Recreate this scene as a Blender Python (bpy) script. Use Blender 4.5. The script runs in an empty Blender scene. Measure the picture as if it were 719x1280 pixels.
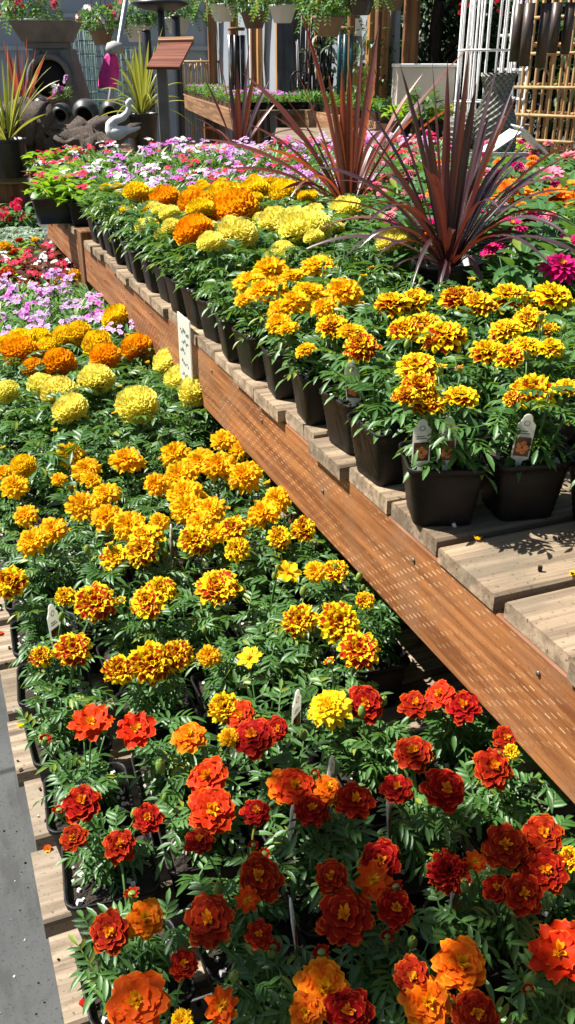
import bpy, math, random
from mathutils import Vector, Matrix, noise
random.seed(7)
R = math.radians; PI = math.pi
scene = bpy.context.scene
COL = scene.collection

# ------------------------------------------------------------------ camera frame
CAM_Z = 1.44
YAW = R(21.67); PITCH = R(26.2); FPX = 1134.0
cy_, sy_ = math.cos(YAW), math.sin(YAW)
cp, sp = math.cos(PITCH), math.sin(PITCH)

def ray(px, py):
    u = (px-360)/FPX; v = (640-py)/FPX
    f = cp+v*sp; z = -sp+v*cp
    return Vector((u*cy_+f*sy_, -u*sy_+f*cy_, z)), f
def at(px, py, z):            # z absolute
    d, f = ray(px, py); t = (z-CAM_Z)/d.z
    return Vector((d.x*t, d.y*t, z))
def atD(px, py, D):           # horizontal distance ahead of the viewpoint
    d, f = ray(px, py); t = D/f
    return Vector((d.x*t, d.y*t, CAM_Z+d.z*t))
def atX(px, py, x):
    d, f = ray(px, py); t = x/d.x
    return Vector((x, d.y*t, CAM_Z+d.z*t))
def proj(p):
    x, y, z = p[0], p[1], p[2]-CAM_Z
    rgt = x*cy_-y*sy_; f = x*sy_+y*cy_
    dep = f*cp-z*sp; up = f*sp+z*cp
    if dep <= 0.01: return (-9999, -9999, dep)
    return (360+FPX*rgt/dep, 640-FPX*up/dep, dep)
def mpp(p): return proj(p)[2]/FPX     # metres per photo pixel
RIGHT = Vector((cy_, -sy_, 0)); FWD = Vector((sy_, cy_, 0)); UP = Vector((0, 0, 1))

# ------------------------------------------------------------------ materials
MATS = {}
def newmat(name):
    m = bpy.data.materials.new(name); m.use_nodes = True
    nt = m.node_tree; nt.nodes.clear()
    return m, nt
class NT:
    def __init__(s, nt): s.nt = nt
    def n(s, t, **k):
        nd = s.nt.nodes.new(t)
        for a, b in k.items(): setattr(nd, a, b)
        return nd
    def l(s, a, b): s.nt.links.new(a, b)
    def math(s, op, a, b=None, clamp=False):
        nd = s.n('ShaderNodeMath', operation=op); nd.use_clamp = clamp
        for i, v in enumerate((a, b)):
            if v is None: continue
            if isinstance(v, (int, float)): nd.inputs[i].default_value = v
            else: s.l(v, nd.inputs[i])
        return nd.outputs[0]
    def ramp(s, fac, stops):
        nd = s.n('ShaderNodeValToRGB'); cr = nd.color_ramp
        while len(cr.elements) < len(stops): cr.elements.new(0.5)
        for e, (p, c) in zip(cr.elements, stops):
            e.position = p; e.color = (*c, 1) if len(c) == 3 else c
        s.l(fac, nd.inputs[0]); return nd.outputs[0]
    def mix(s, fac, a, b, mode='MIX'):
        nd = s.n('ShaderNodeMix', data_type='RGBA', blend_type=mode)
        for i, v in ((0, fac), (6, a), (7, b)):
            if isinstance(v, (int, float)): nd.inputs[i].default_value = v
            elif isinstance(v, tuple): nd.inputs[i].default_value = (*v, 1)
            else: s.l(v, nd.inputs[i])
        return nd.outputs[2]
    def noise(s, scale, detail=4, vec=None, rough=.55, dim='3D'):
        nd = s.n('ShaderNodeTexNoise'); nd.inputs['Scale'].default_value = scale
        nd.inputs['Detail'].default_value = detail; nd.inputs['Roughness'].default_value = rough
        if vec is not None: s.l(vec, nd.inputs['Vector'])
        return nd.outputs['Fac']
    def coord(s, which='Object', scale=None, loc=None):
        nd = s.n('ShaderNodeTexCoord'); o = nd.outputs[which]
        if scale or loc:
            mp = s.n('ShaderNodeMapping')
            if scale: mp.inputs['Scale'].default_value = scale
            s.l(o, mp.inputs['Vector'])
            if loc is not None: s.l(loc, mp.inputs['Location'])
            o = mp.outputs[0]
        return o
    def out(s, bs):
        o = s.n('ShaderNodeOutputMaterial'); s.l(bs, o.inputs['Surface'])
    def bsdf(s, col, rough=.6, spec=.5, metal=0, bump=None, bstr=.3, bdist=.002, sheen=0):
        b = s.n('ShaderNodeBsdfPrincipled')
        if isinstance(col, tuple): b.inputs['Base Color'].default_value = (*col, 1)
        else: s.l(col, b.inputs['Base Color'])
        if isinstance(rough, (int, float)): b.inputs['Roughness'].default_value = rough
        else: s.l(rough, b.inputs['Roughness'])
        b.inputs['Specular IOR Level'].default_value = spec
        b.inputs['Metallic'].default_value = metal
        if sheen: b.inputs['Sheen Weight'].default_value = sheen
        if bump is not None:
            bp = s.n('ShaderNodeBump'); bp.inputs['Strength'].default_value = bstr
            bp.inputs['Distance'].default_value = bdist
            s.l(bump, bp.inputs['Height']); s.l(bp.outputs[0], b.inputs['Normal'])
        return b.outputs[0]

def plain(name, col, rough=.6, var=.25, scale=20, metal=0, spec=.5, bump=.15, bdist=.002, stretch=None):
    if name in MATS: return MATS[name]
    m, nt = newmat(name); t = NT(nt)
    c = t.coord('Object', stretch)
    f = t.noise(scale, 5, c); f2 = t.noise(scale*4, 3, c)
    d = tuple(x*(1-var) for x in col); e = tuple(min(1, x*(1+var)) for x in col)
    cc = t.ramp(f, [(.3, d), (.7, e)])
    cc = t.mix(t.math('MULTIPLY', f2, .3), cc, tuple(x*.6 for x in col))
    t.out(t.bsdf(cc, rough, spec, metal, f2, bump, bdist))
    MATS[name] = m; return m

def leafmat(name, c0, c1, rough=.45, trans=.28, tcol=None, spec=.5):
    """Leaf surface: per-leaf tint from the second UV map, per-plant tint, translucency."""
    m, nt = newmat(name); t = NT(nt)
    uv2 = t.n('ShaderNodeUVMap', uv_map='rnd'); sx = t.n('ShaderNodeSeparateXYZ'); t.l(uv2.outputs[0], sx.inputs[0])
    oi = t.n('ShaderNodeObjectInfo')
    f = t.math('ADD', t.math('MULTIPLY', sx.outputs[0], .7), t.math('MULTIPLY', oi.outputs['Random'], .3))
    col = t.mix(f, c0, c1)
    uv = t.n('ShaderNodeUVMap', uv_map='uv'); s2 = t.n('ShaderNodeSeparateXYZ'); t.l(uv.outputs[0], s2.inputs[0])
    mid = t.math('ABSOLUTE', t.math('SUBTRACT', s2.outputs[0], .5))
    vein = t.math('LESS_THAN', mid, .07)
    col = t.mix(t.math('MULTIPLY', vein, .35), col, tuple(min(1, x*1.7+.02) for x in c1))
    nz = t.noise(60, 3, t.coord('Object'))
    yel = t.ramp(sx.outputs[0], [(.955, (0, 0, 0)), (.975, (.7, .7, .7))])
    col = t.mix(yel, col, (min(.5, c1[0]*3.2), min(.5, c1[1]*1.5), c1[2]*.6))
    col = t.mix(t.math('MULTIPLY', nz, .35), col, tuple(x*.7 for x in c0))
    b = t.bsdf(col, rough, spec, 0, nz, .25, .001)
    tr = t.n('ShaderNodeBsdfTranslucent')
    if tcol is None: tcol = (c1[0]*1.6+.02, c1[1]*1.5, c1[2]*.5)
    tr.inputs['Color'].default_value = (*tcol, 1)
    mx = t.n('ShaderNodeMixShader'); mx.inputs[0].default_value = trans
    t.l(b, mx.inputs[1]); t.l(tr.outputs[0], mx.inputs[2]); t.out(mx.outputs[0])
    MATS[name] = m; return m

def petalmat(name, inner, outer, edge, a, b, heart, rough=.6, trans=.25, blot=.0, edgew=.93, topfade=0):
    """inner->outer colour along each petal between a and b (jittered per petal), thin edge, heart = centre petals."""
    m, nt = newmat(name); t = NT(nt)
    uv = t.n('ShaderNodeUVMap', uv_map='uv'); s = t.n('ShaderNodeSeparateXYZ'); t.l(uv.outputs[0], s.inputs[0])
    u2 = t.n('ShaderNodeUVMap', uv_map='rnd'); r = t.n('ShaderNodeSeparateXYZ'); t.l(u2.outputs[0], r.inputs[0])
    U, V = s.outputs[0], s.outputs[1]; rnd, ring = r.outputs[0], r.outputs[1]
    eu = t.math('POWER', t.math('ABSOLUTE', t.math('MULTIPLY', t.math('SUBTRACT', U, .5), 2)), 3.0)
    rad = t.math('MAXIMUM', V, t.math('MULTIPLY', eu, t.math('ADD', t.math('MULTIPLY', V, .6), .45)))
    oi = t.n('ShaderNodeObjectInfo')
    jit = t.math('MULTIPLY', t.math('SUBTRACT', t.math('ADD', t.math('MULTIPLY', rnd, .7), t.math('MULTIPLY', oi.outputs['Random'], .3)), .5), blot)
    nz = t.noise(9, 4, t.coord('Object'))
    radj = t.math('ADD', t.math('ADD', rad, jit), t.math('MULTIPLY', t.math('SUBTRACT', nz, .5), .35))
    if topfade: radj = t.math('ADD', radj, t.math('MULTIPLY', ring, topfade))
    k = t.math('DIVIDE', t.math('SUBTRACT', radj, a), b-a, True)
    col = t.mix(k, inner, outer)
    e = t.math('DIVIDE', t.math('SUBTRACT', rad, edgew), 1.001-edgew, True)
    col = t.mix(t.math('MULTIPLY', e, .8), col, edge)
    h = t.math('DIVIDE', t.math('SUBTRACT', ring, .72), .2, True)
    col = t.mix(h, col, heart)
    # fine streaks along the petal
    cb = t.n('ShaderNodeCombineXYZ'); t.l(t.math('MULTIPLY', U, 14), cb.inputs[0]); t.l(t.math('MULTIPLY', V, 1.2), cb.inputs[1]); t.l(t.math('MULTIPLY', rnd, 40), cb.inputs[2])
    st = t.noise(1.5, 2, cb.outputs[0])
    col = t.mix(t.math('MULTIPLY', st, .16), col, tuple(x*.62 for x in outer))
    hs = t.n('ShaderNodeHueSaturation'); t.l(col, hs.inputs['Color'])
    t.l(t.math('ADD', .498, t.math('MULTIPLY', oi.outputs['Random'], .010)), hs.inputs['Hue'])
    t.l(t.math('ADD', .82, t.math('MULTIPLY', rnd, .3)), hs.inputs['Value'])
    col = hs.outputs[0]
    bs = t.bsdf(col, rough, .12, 0, st, .2, .001)
    tr = t.n('ShaderNodeBsdfTranslucent'); t.l(col, tr.inputs['Color'])
    mx = t.n('ShaderNodeMixShader'); mx.inputs[0].default_value = trans
    t.l(bs, mx.inputs[1]); t.l(tr.outputs[0], mx.inputs[2]); t.out(mx.outputs[0])
    MATS[name] = m; return m

def woodmat(name, c0, c1, axis=1, grain=60, rough=.75, knots=True, incise=False, stain=None, dirt=.35):
    m, nt = newmat(name); t = NT(nt)
    oi = t.n('ShaderNodeObjectInfo')
    cb = t.n('ShaderNodeCombineXYZ'); t.l(t.math('MULTIPLY', oi.outputs['Random'], 37), cb.inputs[0]); t.l(t.math('MULTIPLY', oi.outputs['Random'], 91), cb.inputs[1])
    sc = [grain, grain, grain]; sc[axis] = grain*.045
    c = t.coord('Object', tuple(sc), cb.outputs[0])
    g = t.noise(1.0, 6, c, .65); 
    sc2 = [9, 9, 9]; sc2[axis] = .9
    g2 = t.noise(1.0, 3, t.coord('Object', tuple(sc2), cb.outputs[0]))
    col = t.mix(t.math('MULTIPLY', g2, 1.0), c0, c1)
    col = t.mix(t.ramp(g, [(.42, (0, 0, 0)), (.62, (1, 1, 1))]), t.mix(.0, tuple(x*.62 for x in c0), c0), col)
    tone = t.math('ADD', .78, t.math('MULTIPLY', oi.outputs['Random'], .4))
    hs = t.n('ShaderNodeHueSaturation'); t.l(col, hs.inputs['Color']); t.l(tone, hs.inputs['Value']); col = hs.outputs[0]
    if stain:
        sn = t.noise(7, 5, t.coord('Object', None, cb.outputs[0]))
        col = t.mix(t.ramp(sn, [(.48, (0, 0, 0)), (.66, (.75, .75, .75))]), col, stain)
    dn = t.noise(170, 4, t.coord('Object'))
    col = t.mix(t.ramp(dn, [(.60, (0, 0, 0)), (.72, (dirt, dirt, dirt))]), col, (.05, .035, .02))
    kv = t.n('ShaderNodeTexVoronoi'); kv.inputs['Scale'].default_value = 1.0
    ks = [9, 9, 9]; ks[axis] = 3.2; t.l(t.coord('Object', tuple(ks), cb.outputs[0]), kv.inputs['Vector'])
    kd = t.math('ADD', kv.outputs['Distance'], t.math('MULTIPLY', g, .06))
    if knots: col = t.mix(t.ramp(kd, [(.07, (.85, .85, .85)), (.13, (0, 0, 0))]), col, tuple(x*.30 for x in c0))
    h = g
    if incise:   # pressure-treated board: staggered rows of little knife slots
        sx = t.n('ShaderNodeSeparateXYZ'); t.l(t.coord('Object'), sx.inputs[0])
        zz = t.math('DIVIDE', sx.outputs[2], .0078); row = t.math('FLOOR', zz); fz = t.math('SUBTRACT', zz, row)
        yy = t.math('ADD', t.math('DIVIDE', sx.outputs[1], .027), t.math('MULTIPLY', row, .382)); fy = t.math('FRACT', yy)
        m1 = t.math('MULTIPLY', t.math('LESS_THAN', fz, .20), t.math('LESS_THAN', fy, t.math('ADD', .22, t.math('MULTIPLY', t.noise(30, 2, t.coord('Object')), .35))))
        wn = t.noise(11, 4, t.coord('Object', (1, .5, 1.6)))
        patch = t.ramp(wn, [(.40, (0.05, 0.05, 0.05)), (.60, (1, 1, 1))])
        gate = t.ramp(t.noise(55, 2, t.coord('Object', (1, .4, 1))), [(.39, (0, 0, 0)), (.50, (1, 1, 1))])
        msk = t.math('MULTIPLY', t.math('MULTIPLY', m1, patch), gate)
        col = t.mix(t.math('MULTIPLY', msk, .62), col, (.82, .55, .28))
        h = t.math('ADD', t.math('MULTIPLY', g, .4), t.math('MULTIPLY', msk, -1.0))
    t.out(t.bsdf(col, rough, .3, 0, h, .55, .0015))
    MATS[name] = m; return m

# plants
leafmat('marigold_leaf', (.026, .085, .018), (.105, .235, .05), .43, .27)
leafmat('zinnia_leaf', (.03, .10, .03), (.10, .24, .06), .5, .25)
leafmat('dianthus_leaf', (.045, .13, .035), (.16, .33, .09), .45, .25)
leafmat('begonia_leaf', (.10, .24, .02), (.24, .42, .04), .35, .35)
leafmat('bronze_leaf', (.05, .018, .012), (.13, .05, .03), .35, .3, (.3, .08, .03))
leafmat('dusty_leaf', (.16, .25, .19), (.34, .44, .36), .7, .15)
leafmat('basket_leaf', (.035, .11, .025), (.13, .28, .07), .5, .3)
leafmat('tree_leaf', (.015, .05, .014), (.05, .12, .03), .5, .2)
leafmat('cordyline_leaf', (.035, .018, .022), (.10, .048, .052), .28, .16, (.28, .05, .022), .8)
leafmat('cordyline_red_leaf', (.065, .022, .016), (.17, .06, .045), .34, .32, (.55, .11, .03), .6)
leafmat('grassy_yellow_leaf', (.20, .26, .03), (.46, .46, .08), .45, .3, (.5, .48, .06))
leafmat('grassy_red_leaf', (.14, .03, .03), (.30, .08, .06), .45, .35, (.5, .1, .05))
leafmat('stem_green', (.06, .14, .03), (.12, .24, .05), .5, .1)
leafmat('bud_green', (.13, .22, .03), (.26, .34, .05), .5, .15)
petalmat('petal_red', (.15, .001, .001), (.36, .002, .003), (.80, .16, .01), .1, .75, (.90, .34, .01), blot=.4, edgew=.90, rough=.75, trans=.34)
petalmat('petal_scarlet', (.56, .04, .003), (.68, .022, .003), (.90, .26, .01), .2, .8, (.92, .42, .01), blot=.3, edgew=.92, trans=.34)
petalmat('petal_flame', (.62, .03, .003), (.90, .17, .004), (.95, .42, .01), .2, .6, (.95, .50, .01), blot=.5, edgew=.86, trans=.34)
petalmat('petal_bicolor', (.50, .010, .003), (.97, .70, .010), (.98, .74, .015), .78, .83, (.95, .58, .01), blot=.55, edgew=.90, topfade=.14, trans=.35)
petalmat('petal_gold', (.90, .33, .003), (.97, .55, .007), (.98, .62, .012), .15, .7, (.95, .48, .006), blot=.3, trans=.38)
petalmat('petal_yellow', (.85, .40, .005), (.92, .62, .012), (.92, .64, .02), .1, .6, (.92, .55, .01), blot=.2)
petalmat('petal_lemon', (.90, .74, .04), (.96, .85, .17), (.96, .88, .26), .1, .8, (.94, .82, .12), blot=.2, trans=.42)
petalmat('petal_pom_orange', (.88, .27, .003), (.95, .42, .005), (.95, .50, .008), .1, .7, (.90, .34, .004), blot=.2, trans=.38)
petalmat('petal_pom_yellow', (.80, .38, .004), (.96, .68, .012), (.96, .74, .03), .1, .8, (.90, .52, .01), blot=.2, trans=.38)
petalmat('petal_tangerine', (.88, .24, .008), (.86, .085, .004), (.92, .30, .01), .2, .6, (.95, .50, .01), blot=.3, trans=.34)
petalmat('petal_orange', (.80, .10, .004), (.90, .22, .01), (.92, .32, .02), .1, .8, (.85, .40, .02), blot=.3)
petalmat('petal_magenta', (.40, .004, .08), (.72, .012, .20), (.80, .05, .30), .1, .8, (.80, .45, .02), blot=.3)
petalmat('petal_pink', (.70, .06, .16), (.85, .25, .34), (.88, .50, .52), .1, .8, (.80, .40, .2), blot=.3)
petalmat('petal_lilac', (.52, .22, .56), (.70, .45, .77), (.80, .64, .84), .1, .7, (.85, .75, .5), blot=.4, trans=.3)
petalmat('petal_mauve', (.45, .03, .35), (.68, .20, .62), (.80, .45, .75), .1, .7, (.70, .20, .5), blot=.4)
petalmat('petal_white', (.80, .78, .70), (.86, .86, .84), (.88, .88, .86), .1, .7, (.75, .75, .2), blot=.4)
petalmat('petal_rose', (.55, .01, .05), (.75, .03, .12), (.80, .12, .2), .1, .7, (.75, .5, .1), blot=.4)
# hard things
plain('black_plastic', (.012, .0115, .011), .36, .3, 40, bump=.1)
plain('pot_plastic', (.009, .008, .0075), .5, .6, 30, bump=.3, spec=.3)
plain('soil', (.035, .024, .016), .95, .6, 60, bump=1.0, bdist=.006)
plain('perlite', (.72, .70, .66), .9, .2, 90)
plain('tag_white', (.78, .77, .70), .4, .06, 10, bump=.02)
m, nt = newmat('tag_white'); t = NT(nt)
b_ = t.bsdf((.86, .85, .78), .4, .4); tr_ = t.n('ShaderNodeBsdfTranslucent'); tr_.inputs[0].default_value = (.9, .88, .8, 1); mx_ = t.n('ShaderNodeMixShader'); mx_.inputs[0].default_value = .5
t.l(b_, mx_.inputs[1]); t.l(tr_.outputs[0], mx_.inputs[2]); t.out(mx_.outputs[0]); MATS['tag_white'] = m
plain('tag_dark', (.10, .03, .02), .4, .5, 200, bump=.02)
plain('tag_orange', (.62, .20, .05), .4, .4, 300, bump=.02)
plain('tag_ink', (.05, .12, .09), .5, .2, 60, bump=.02)
plain('stone', (.155, .145, .125), .85, .25, 14, bump=.5, bdist=.006)
plain('dark_stone', (.045, .045, .042), .8, .35, 18, bump=.5, bdist=.006)
plain('jar_glaze', (.045, .05, .048), .45, .35, 9, bump=.2)
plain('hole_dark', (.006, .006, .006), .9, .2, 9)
plain('driftwood', (.20, .15, .115), .9, .6, 34, bump=1.0, bdist=.02, stretch=(4, .6, 4))
plain('white_stone', (.72, .71, .67), .75, .15, 30, bump=.4)
plain('pink_cloth', (.75, .05, .32), .8, .25, 12, bump=.3, bdist=.01)
plain('grey_cloth', (.42, .42, .40), .8, .2, 12, bump=.3)
plain('galvanised', (.38, .40, .41), .4, .15, 20, .7)
plain('black_metal', (.012, .012, .014), .4, .3, 20)
plain('silver_metal', (.60, .61, .62), .25, .1, 20, 1.0)
plain('teal_metal', (.02, .10, .12), .35, .2, 20)
plain('bronze_metal', (.075, .052, .040), .42, .25, 20, .3)
plain('white_paint', (.78, .78, .76), .5, .07, 12)
plain('white_plastic', (.70, .71, .69), .5, .1, 8)
plain('brown_plastic', (.20, .13, .08), .6, .2, 10)
plain('green_wire', (.05, .12, .10), .5, .3, 20)
plain('poly_film', (.32, .355, .39), .35, .14, 1.3, bump=.3, bdist=.03, stretch=(1, 1, .3))
plain('bamboo', (.40, .25, .10), .6, .3, 9, stretch=(6, 6, 1))
plain('wicker', (.26, .26, .21), .8, .3, 30, bump=.5)
plain('wicker_dark', (.12, .12, .095), .85, .3, 30, bump=.5)
plain('cardboard', (.55, .50, .42), .8, .15, 8)
plain('shade_sheet', (.008, .008, .008), .9, .3, 40)
plain('clutter_dark', (.07, .085, .10), .8, .5, 5)
plain('terracotta_dark', (.12, .075, .05), .8, .25, 14)
plain('bark', (.07, .045, .03), .9, .4, 12, bump=1, bdist=.02, stretch=(3, 3, .6))
plain('steel_screw', (.25, .24, .22), .4, .2, 50, .8)
woodmat('wood_beam', (.27, .095, .030), (.47, .205, .070), 1, 55, .62, incise=True, dirt=.6, stain=(.24, .12, .06))
woodmat('wood_slat', (.27, .19, .12), (.48, .36, .23), 0, 45, .85, stain=(.15, .125, .085), dirt=1.0)
woodmat('wood_slat_pale', (.27, .20, .13), (.44, .35, .25), 0, 70, .85, stain=(.27, .22, .16), dirt=.9)
woodmat('wood_post', (.20, .085, .035), (.36, .17, .07), 2, 40, .7)
woodmat('wood_bright', (.50, .24, .08), (.68, .36, .13), 2, 40, .6)
woodmat('wood_rail', (.30, .15, .07), (.48, .27, .13), 0, 40, .7)
woodmat('wood_red', (.16, .05, .025), (.28, .10, .05), 0, 40, .6)

# concrete ground
m, nt = newmat('concrete'); t = NT(nt)
c = t.coord('Object')
a = t.noise(2.2, 6, c, .6); b2 = t.noise(38, 5, c, .7); c3 = t.noise(160, 3, c)
col = t.ramp(a, [(.3, (.052, .056, .056)), (.7, (.100, .103, .099))])
col = t.mix(t.ramp(b2, [(.50, (0, 0, 0)), (.70, (.5, .5, .5))]), col, (.055, .056, .052))
col = t.mix(t.ramp(c3, [(.60, (0, 0, 0)), (.66, (.8, .8, .8))]), col, (.035, .03, .025))
st_ = t.noise(6, 5, t.coord('Object', (3, .8, 1)), .65)
col = t.mix(t.ramp(st_, [(.5, (0, 0, 0)), (.62, (.65, .65, .65))]), col, (.045, .045, .042))
vc = t.n('ShaderNodeTexVoronoi', feature='DISTANCE_TO_EDGE'); vc.inputs['Scale'].default_value = 1.1
cw = t.mix(.12, t.coord('Object'), t.n('ShaderNodeTexNoise').outputs['Color']); t.l(cw, vc.inputs['Vector'])
col = t.mix(t.ramp(vc.outputs['Distance'], [(.004, (.8, .8, .8)), (.010, (0, 0, 0))]), col, (.02, .02, .018))
t.out(t.bsdf(col, .85, .3, 0, b2, .4, .003)); MATS['concrete'] = m

# ------------------------------------------------------------------ mesh builder
class MB:
    def __init__(s): s.v = []; s.f = []; s.uv = []; s.rn = []; s.mi = []
    def face(s, idx, uvs=None, rn=(0, 0), mi=0):
        s.f.append(tuple(idx)); s.uv.append(uvs or [(0, 0)]*len(idx)); s.rn.append(rn); s.mi.append(mi)
    def grid(s, rows, rn=(0, 0), mi=0, closed=False, uvf=None):
        nr = len(rows); nc = len(rows[0]); b = len(s.v)
        for r in rows: s.v.extend(r)
        for i in range(nr-1):
            for j in range(nc if closed else nc-1):
                j2 = (j+1) % nc
                q = (b+i*nc+j, b+i*nc+j2, b+(i+1)*nc+j2, b+(i+1)*nc+j)
                den = nc if closed else nc-1
                u0, u1 = j/den, (j+1)/den; v0, v1 = i/(nr-1), (i+1)/(nr-1)
                s.face(q, [(u0, v0), (u1, v0), (u1, v1), (u0, v1)], rn, mi)
        return b
    def box(s, a, b, mi=0, M=None, bev=0):
        x0, y0, z0 = a; x1, y1, z1 = b
        if bev:
            e = bev
            def ring(z, k): return [Vector(p) for p in ((x0+k, y0+e, z), (x0+e, y0+k, z), (x1-e, y0+k, z), (x1-k, y0+e, z), (x1-k, y1-e, z), (x1-e, y1-k, z), (x0+e, y1-k, z), (x0+k, y1-e, z))]
            rows = [ring(z0, e*.9), ring(z0+e, 0), ring(z1-e, 0), ring(z1, e*.9)]
            if M: rows = [[M @ p for p in r] for r in rows]
            bb = s.grid(rows, mi=mi, closed=True)
            s.face([bb+7-i for i in range(8)], mi=mi); s.face([bb+24+i for i in range(8)], mi=mi)
            return
        ps = [Vector(p) for p in ((x0, y0, z0), (x1, y0, z0), (x1, y1, z0), (x0, y1, z0), (x0, y0, z1), (x1, y0, z1), (x1, y1, z1), (x0, y1, z1))]
        if M: ps = [M @ p for p in ps]
        n = len(s.v); s.v.extend(ps)
        for q in ((3, 2, 1, 0), (4, 5, 6, 7), (0, 1, 5, 4), (1, 2, 6, 5), (2, 3, 7, 6), (3, 0, 4, 7)):
            s.face([n+i for i in q], mi=mi)
    def tube(s, pts, rad, n=8, mi=0, rn=(0, 0), cap=True, flat=1.0):
        rows = []; N = len(pts)
        prev = None
        for i, p in enumerate(pts):
            p = Vector(p)
            d = (Vector(pts[min(i+1, N-1)])-Vector(pts[max(i-1, 0)])).normalized()
            if prev is None:
                a = Vector((0, 0, 1)) if abs(d.z) < .9 else Vector((1, 0, 0))
                x = d.cross(a).normalized()
            else:
                x = (prev-d*prev.dot(d))
                x = x.normalized() if x.length > 1e-6 else d.orthogonal().normalized()
            prev = x; y = d.cross(x)
            r = rad[i] if isinstance(rad, (list, tuple)) else rad
            rows.append([p+x*(math.cos(k*2*PI/n)*r)+y*(math.sin(k*2*PI/n)*r*flat) for k in range(n)])
        b = s.grid(rows, rn=rn, mi=mi, closed=True)
        if cap:
            s.face([b+n-1-k for k in range(n)], rn=rn, mi=mi); e = b+(N-1)*n
            s.face([e+k for k in range(n)], rn=rn, mi=mi)
    def lathe(s, prof, n=24, c=(0, 0, 0), mi=0, M=None, sq=0, wob=0):
        rows = []
        for r, z in prof:
            row = []
            for k in range(n):
                a = k*2*PI/n
                p = Vector((r*math.cos(a), r*math.sin(a), z))+Vector(c)
                row.append(M @ p if M else p)
            rows.append(row)
        b = s.grid(rows, mi=mi, closed=True)
        if prof[0][0] > 1e-4: s.face([b+n-1-k for k in range(n)], mi=mi)
        e = b+(len(prof)-1)*n
        if prof[-1][0] > 1e-4: s.face([e+k for k in range(n)], mi=mi)
    def xform(s, M): s.v = [M @ Vector(p) for p in s.v]
    def mesh(s, name, mats, smooth=True):
        me = bpy.data.meshes.new(name)
        me.from_pydata([tuple(p) for p in s.v], [], s.f)
        l1 = me.uv_layers.new(name='uv'); l2 = me.uv_layers.new(name='rnd')
        a1 = []; a2 = []
        for f, uv, rn in zip(s.f, s.uv, s.rn):
            for k in range(len(f)): a1.extend(uv[k]); a2.extend(rn)
        l1.data.foreach_set('uv', a1); l2.data.foreach_set('uv', a2)
        if isinstance(mats, str): mats = [mats]
        for q in mats: me.materials.append(MATS[q])
        me.polygons.foreach_set('material_index', s.mi)
        me.polygons.foreach_set('use_smooth', [smooth]*len(s.f))
        me.update(); return me

def link(name, me, parent=None, loc=None, rot=None, scale=None, label=None, cat=None, group=None, kind=None):
    o = bpy.data.objects.new(name, me); COL.objects.link(o)
    if parent: o.parent = parent
    if loc is not None: o.location = loc
    if rot is not None: o.rotation_euler = rot
    if scale is not None: o.scale = (scale,)*3 if isinstance(scale, (int, float)) else scale
    if label: o['label'] = label
    if cat: o['category'] = cat
    if group: o['group'] = group
    if kind: o['kind'] = kind
    return o
def thing(name, loc, label, cat, group=None, rotz=0):
    return link(name, None, None, loc, (0, 0, rotz), label=label, cat=cat, group=group)
def build(name, mb, mats, parent=None, smooth=True, **k): return link(name, mb.mesh(name, mats, smooth), parent, **k)

def rr(a, b): return random.uniform(a, b)

# ------------------------------------------------------------------ petals & blooms (unit radius)
def petal(mb, az, elev, L, W, r0=.05, z0=0, ruf=.1, cup=.15, curl=0, ring=0, nu=6, nv=4, notch=.08, narrow=.30):
    ca, sa = math.cos(az), math.sin(az); ph = rr(0, 6.28); rnd = random.random()
    rows = []
    for j in range(nv+1):
        v = j/nv; w = W*(narrow+(1-narrow)*math.sin(min(1, v*1.05+.05)*PI*.5)**.8)
        if v == 1: w *= .72
        elif v > .7: w *= .97
        row = []
        for i in range(nu+1):
            u = i/nu*2-1
            vv = v*(1-(.30*u*u*abs(u)+notch*(abs(math.sin(u*4.7+ph))))*v)
            e = elev+curl*vv
            rad = r0+L*vv*math.cos(e); h = z0+L*vv*math.sin(e)
            h += cup*W*u*u*v+ruf*math.sin(u*5.5+ph)*v*v
            rad += ruf*.5*math.cos(u*6.1+ph*2)*v*v
            t = u*w*.5
            row.append(Vector((rad*ca-t*sa, rad*sa+t*ca, h)))
        rows.append(row)
    mb.grid(rows, rn=(rnd, ring))

def french(crest, seed, open_=1.0):
    random.seed(seed); mb = MB()
    if crest:    # ruffled dense flower
        rings = [(11, -.12, 1.0, .62, -.02), (11, .12, .92, .60, .03), (10, .36, .80, .55, .07), (9, .62, .66, .50, .10), (8, .90, .52, .44, .12), (7, 1.2, .40, .36, .13)]
        ruf = .085
    else:        # flat layered flower with loose centre
        rings = [(7, -.18, 1.0, .90, 0), (7, .02, .88, .82, .03), (6, .22, .68, .68, .06), (5, .50, .46, .50, .08)]
        ruf = .045
    for k, (n, e, L, W, z) in enumerate(rings):
        off = rr(0, 6)
        for i in range(n):
            petal(mb, off+i*2*PI/n+rr(-.12, .12), e+rr(-.12, .14), L*rr(.86, 1.05), W*rr(.85, 1.12), .04, z, ruf*rr(.6, 1.4), .12, -.15, k/(len(rings)-1)*.62)
    n = 9 if crest else 22
    for i in range(n):
        petal(mb, rr(0, 6.28), rr(.75, 1.5), rr(.28, .44), rr(.10, .2) if not crest else rr(.2, .32), .03*rr(0, 3), .1, .04, .1, 0, (.66 if crest else 1.0), 2, 2)
    me = mb.v
    for i in range(len(me)): me[i] = Vector((me[i].x, me[i].y, me[i].z))
    return mb
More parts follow.
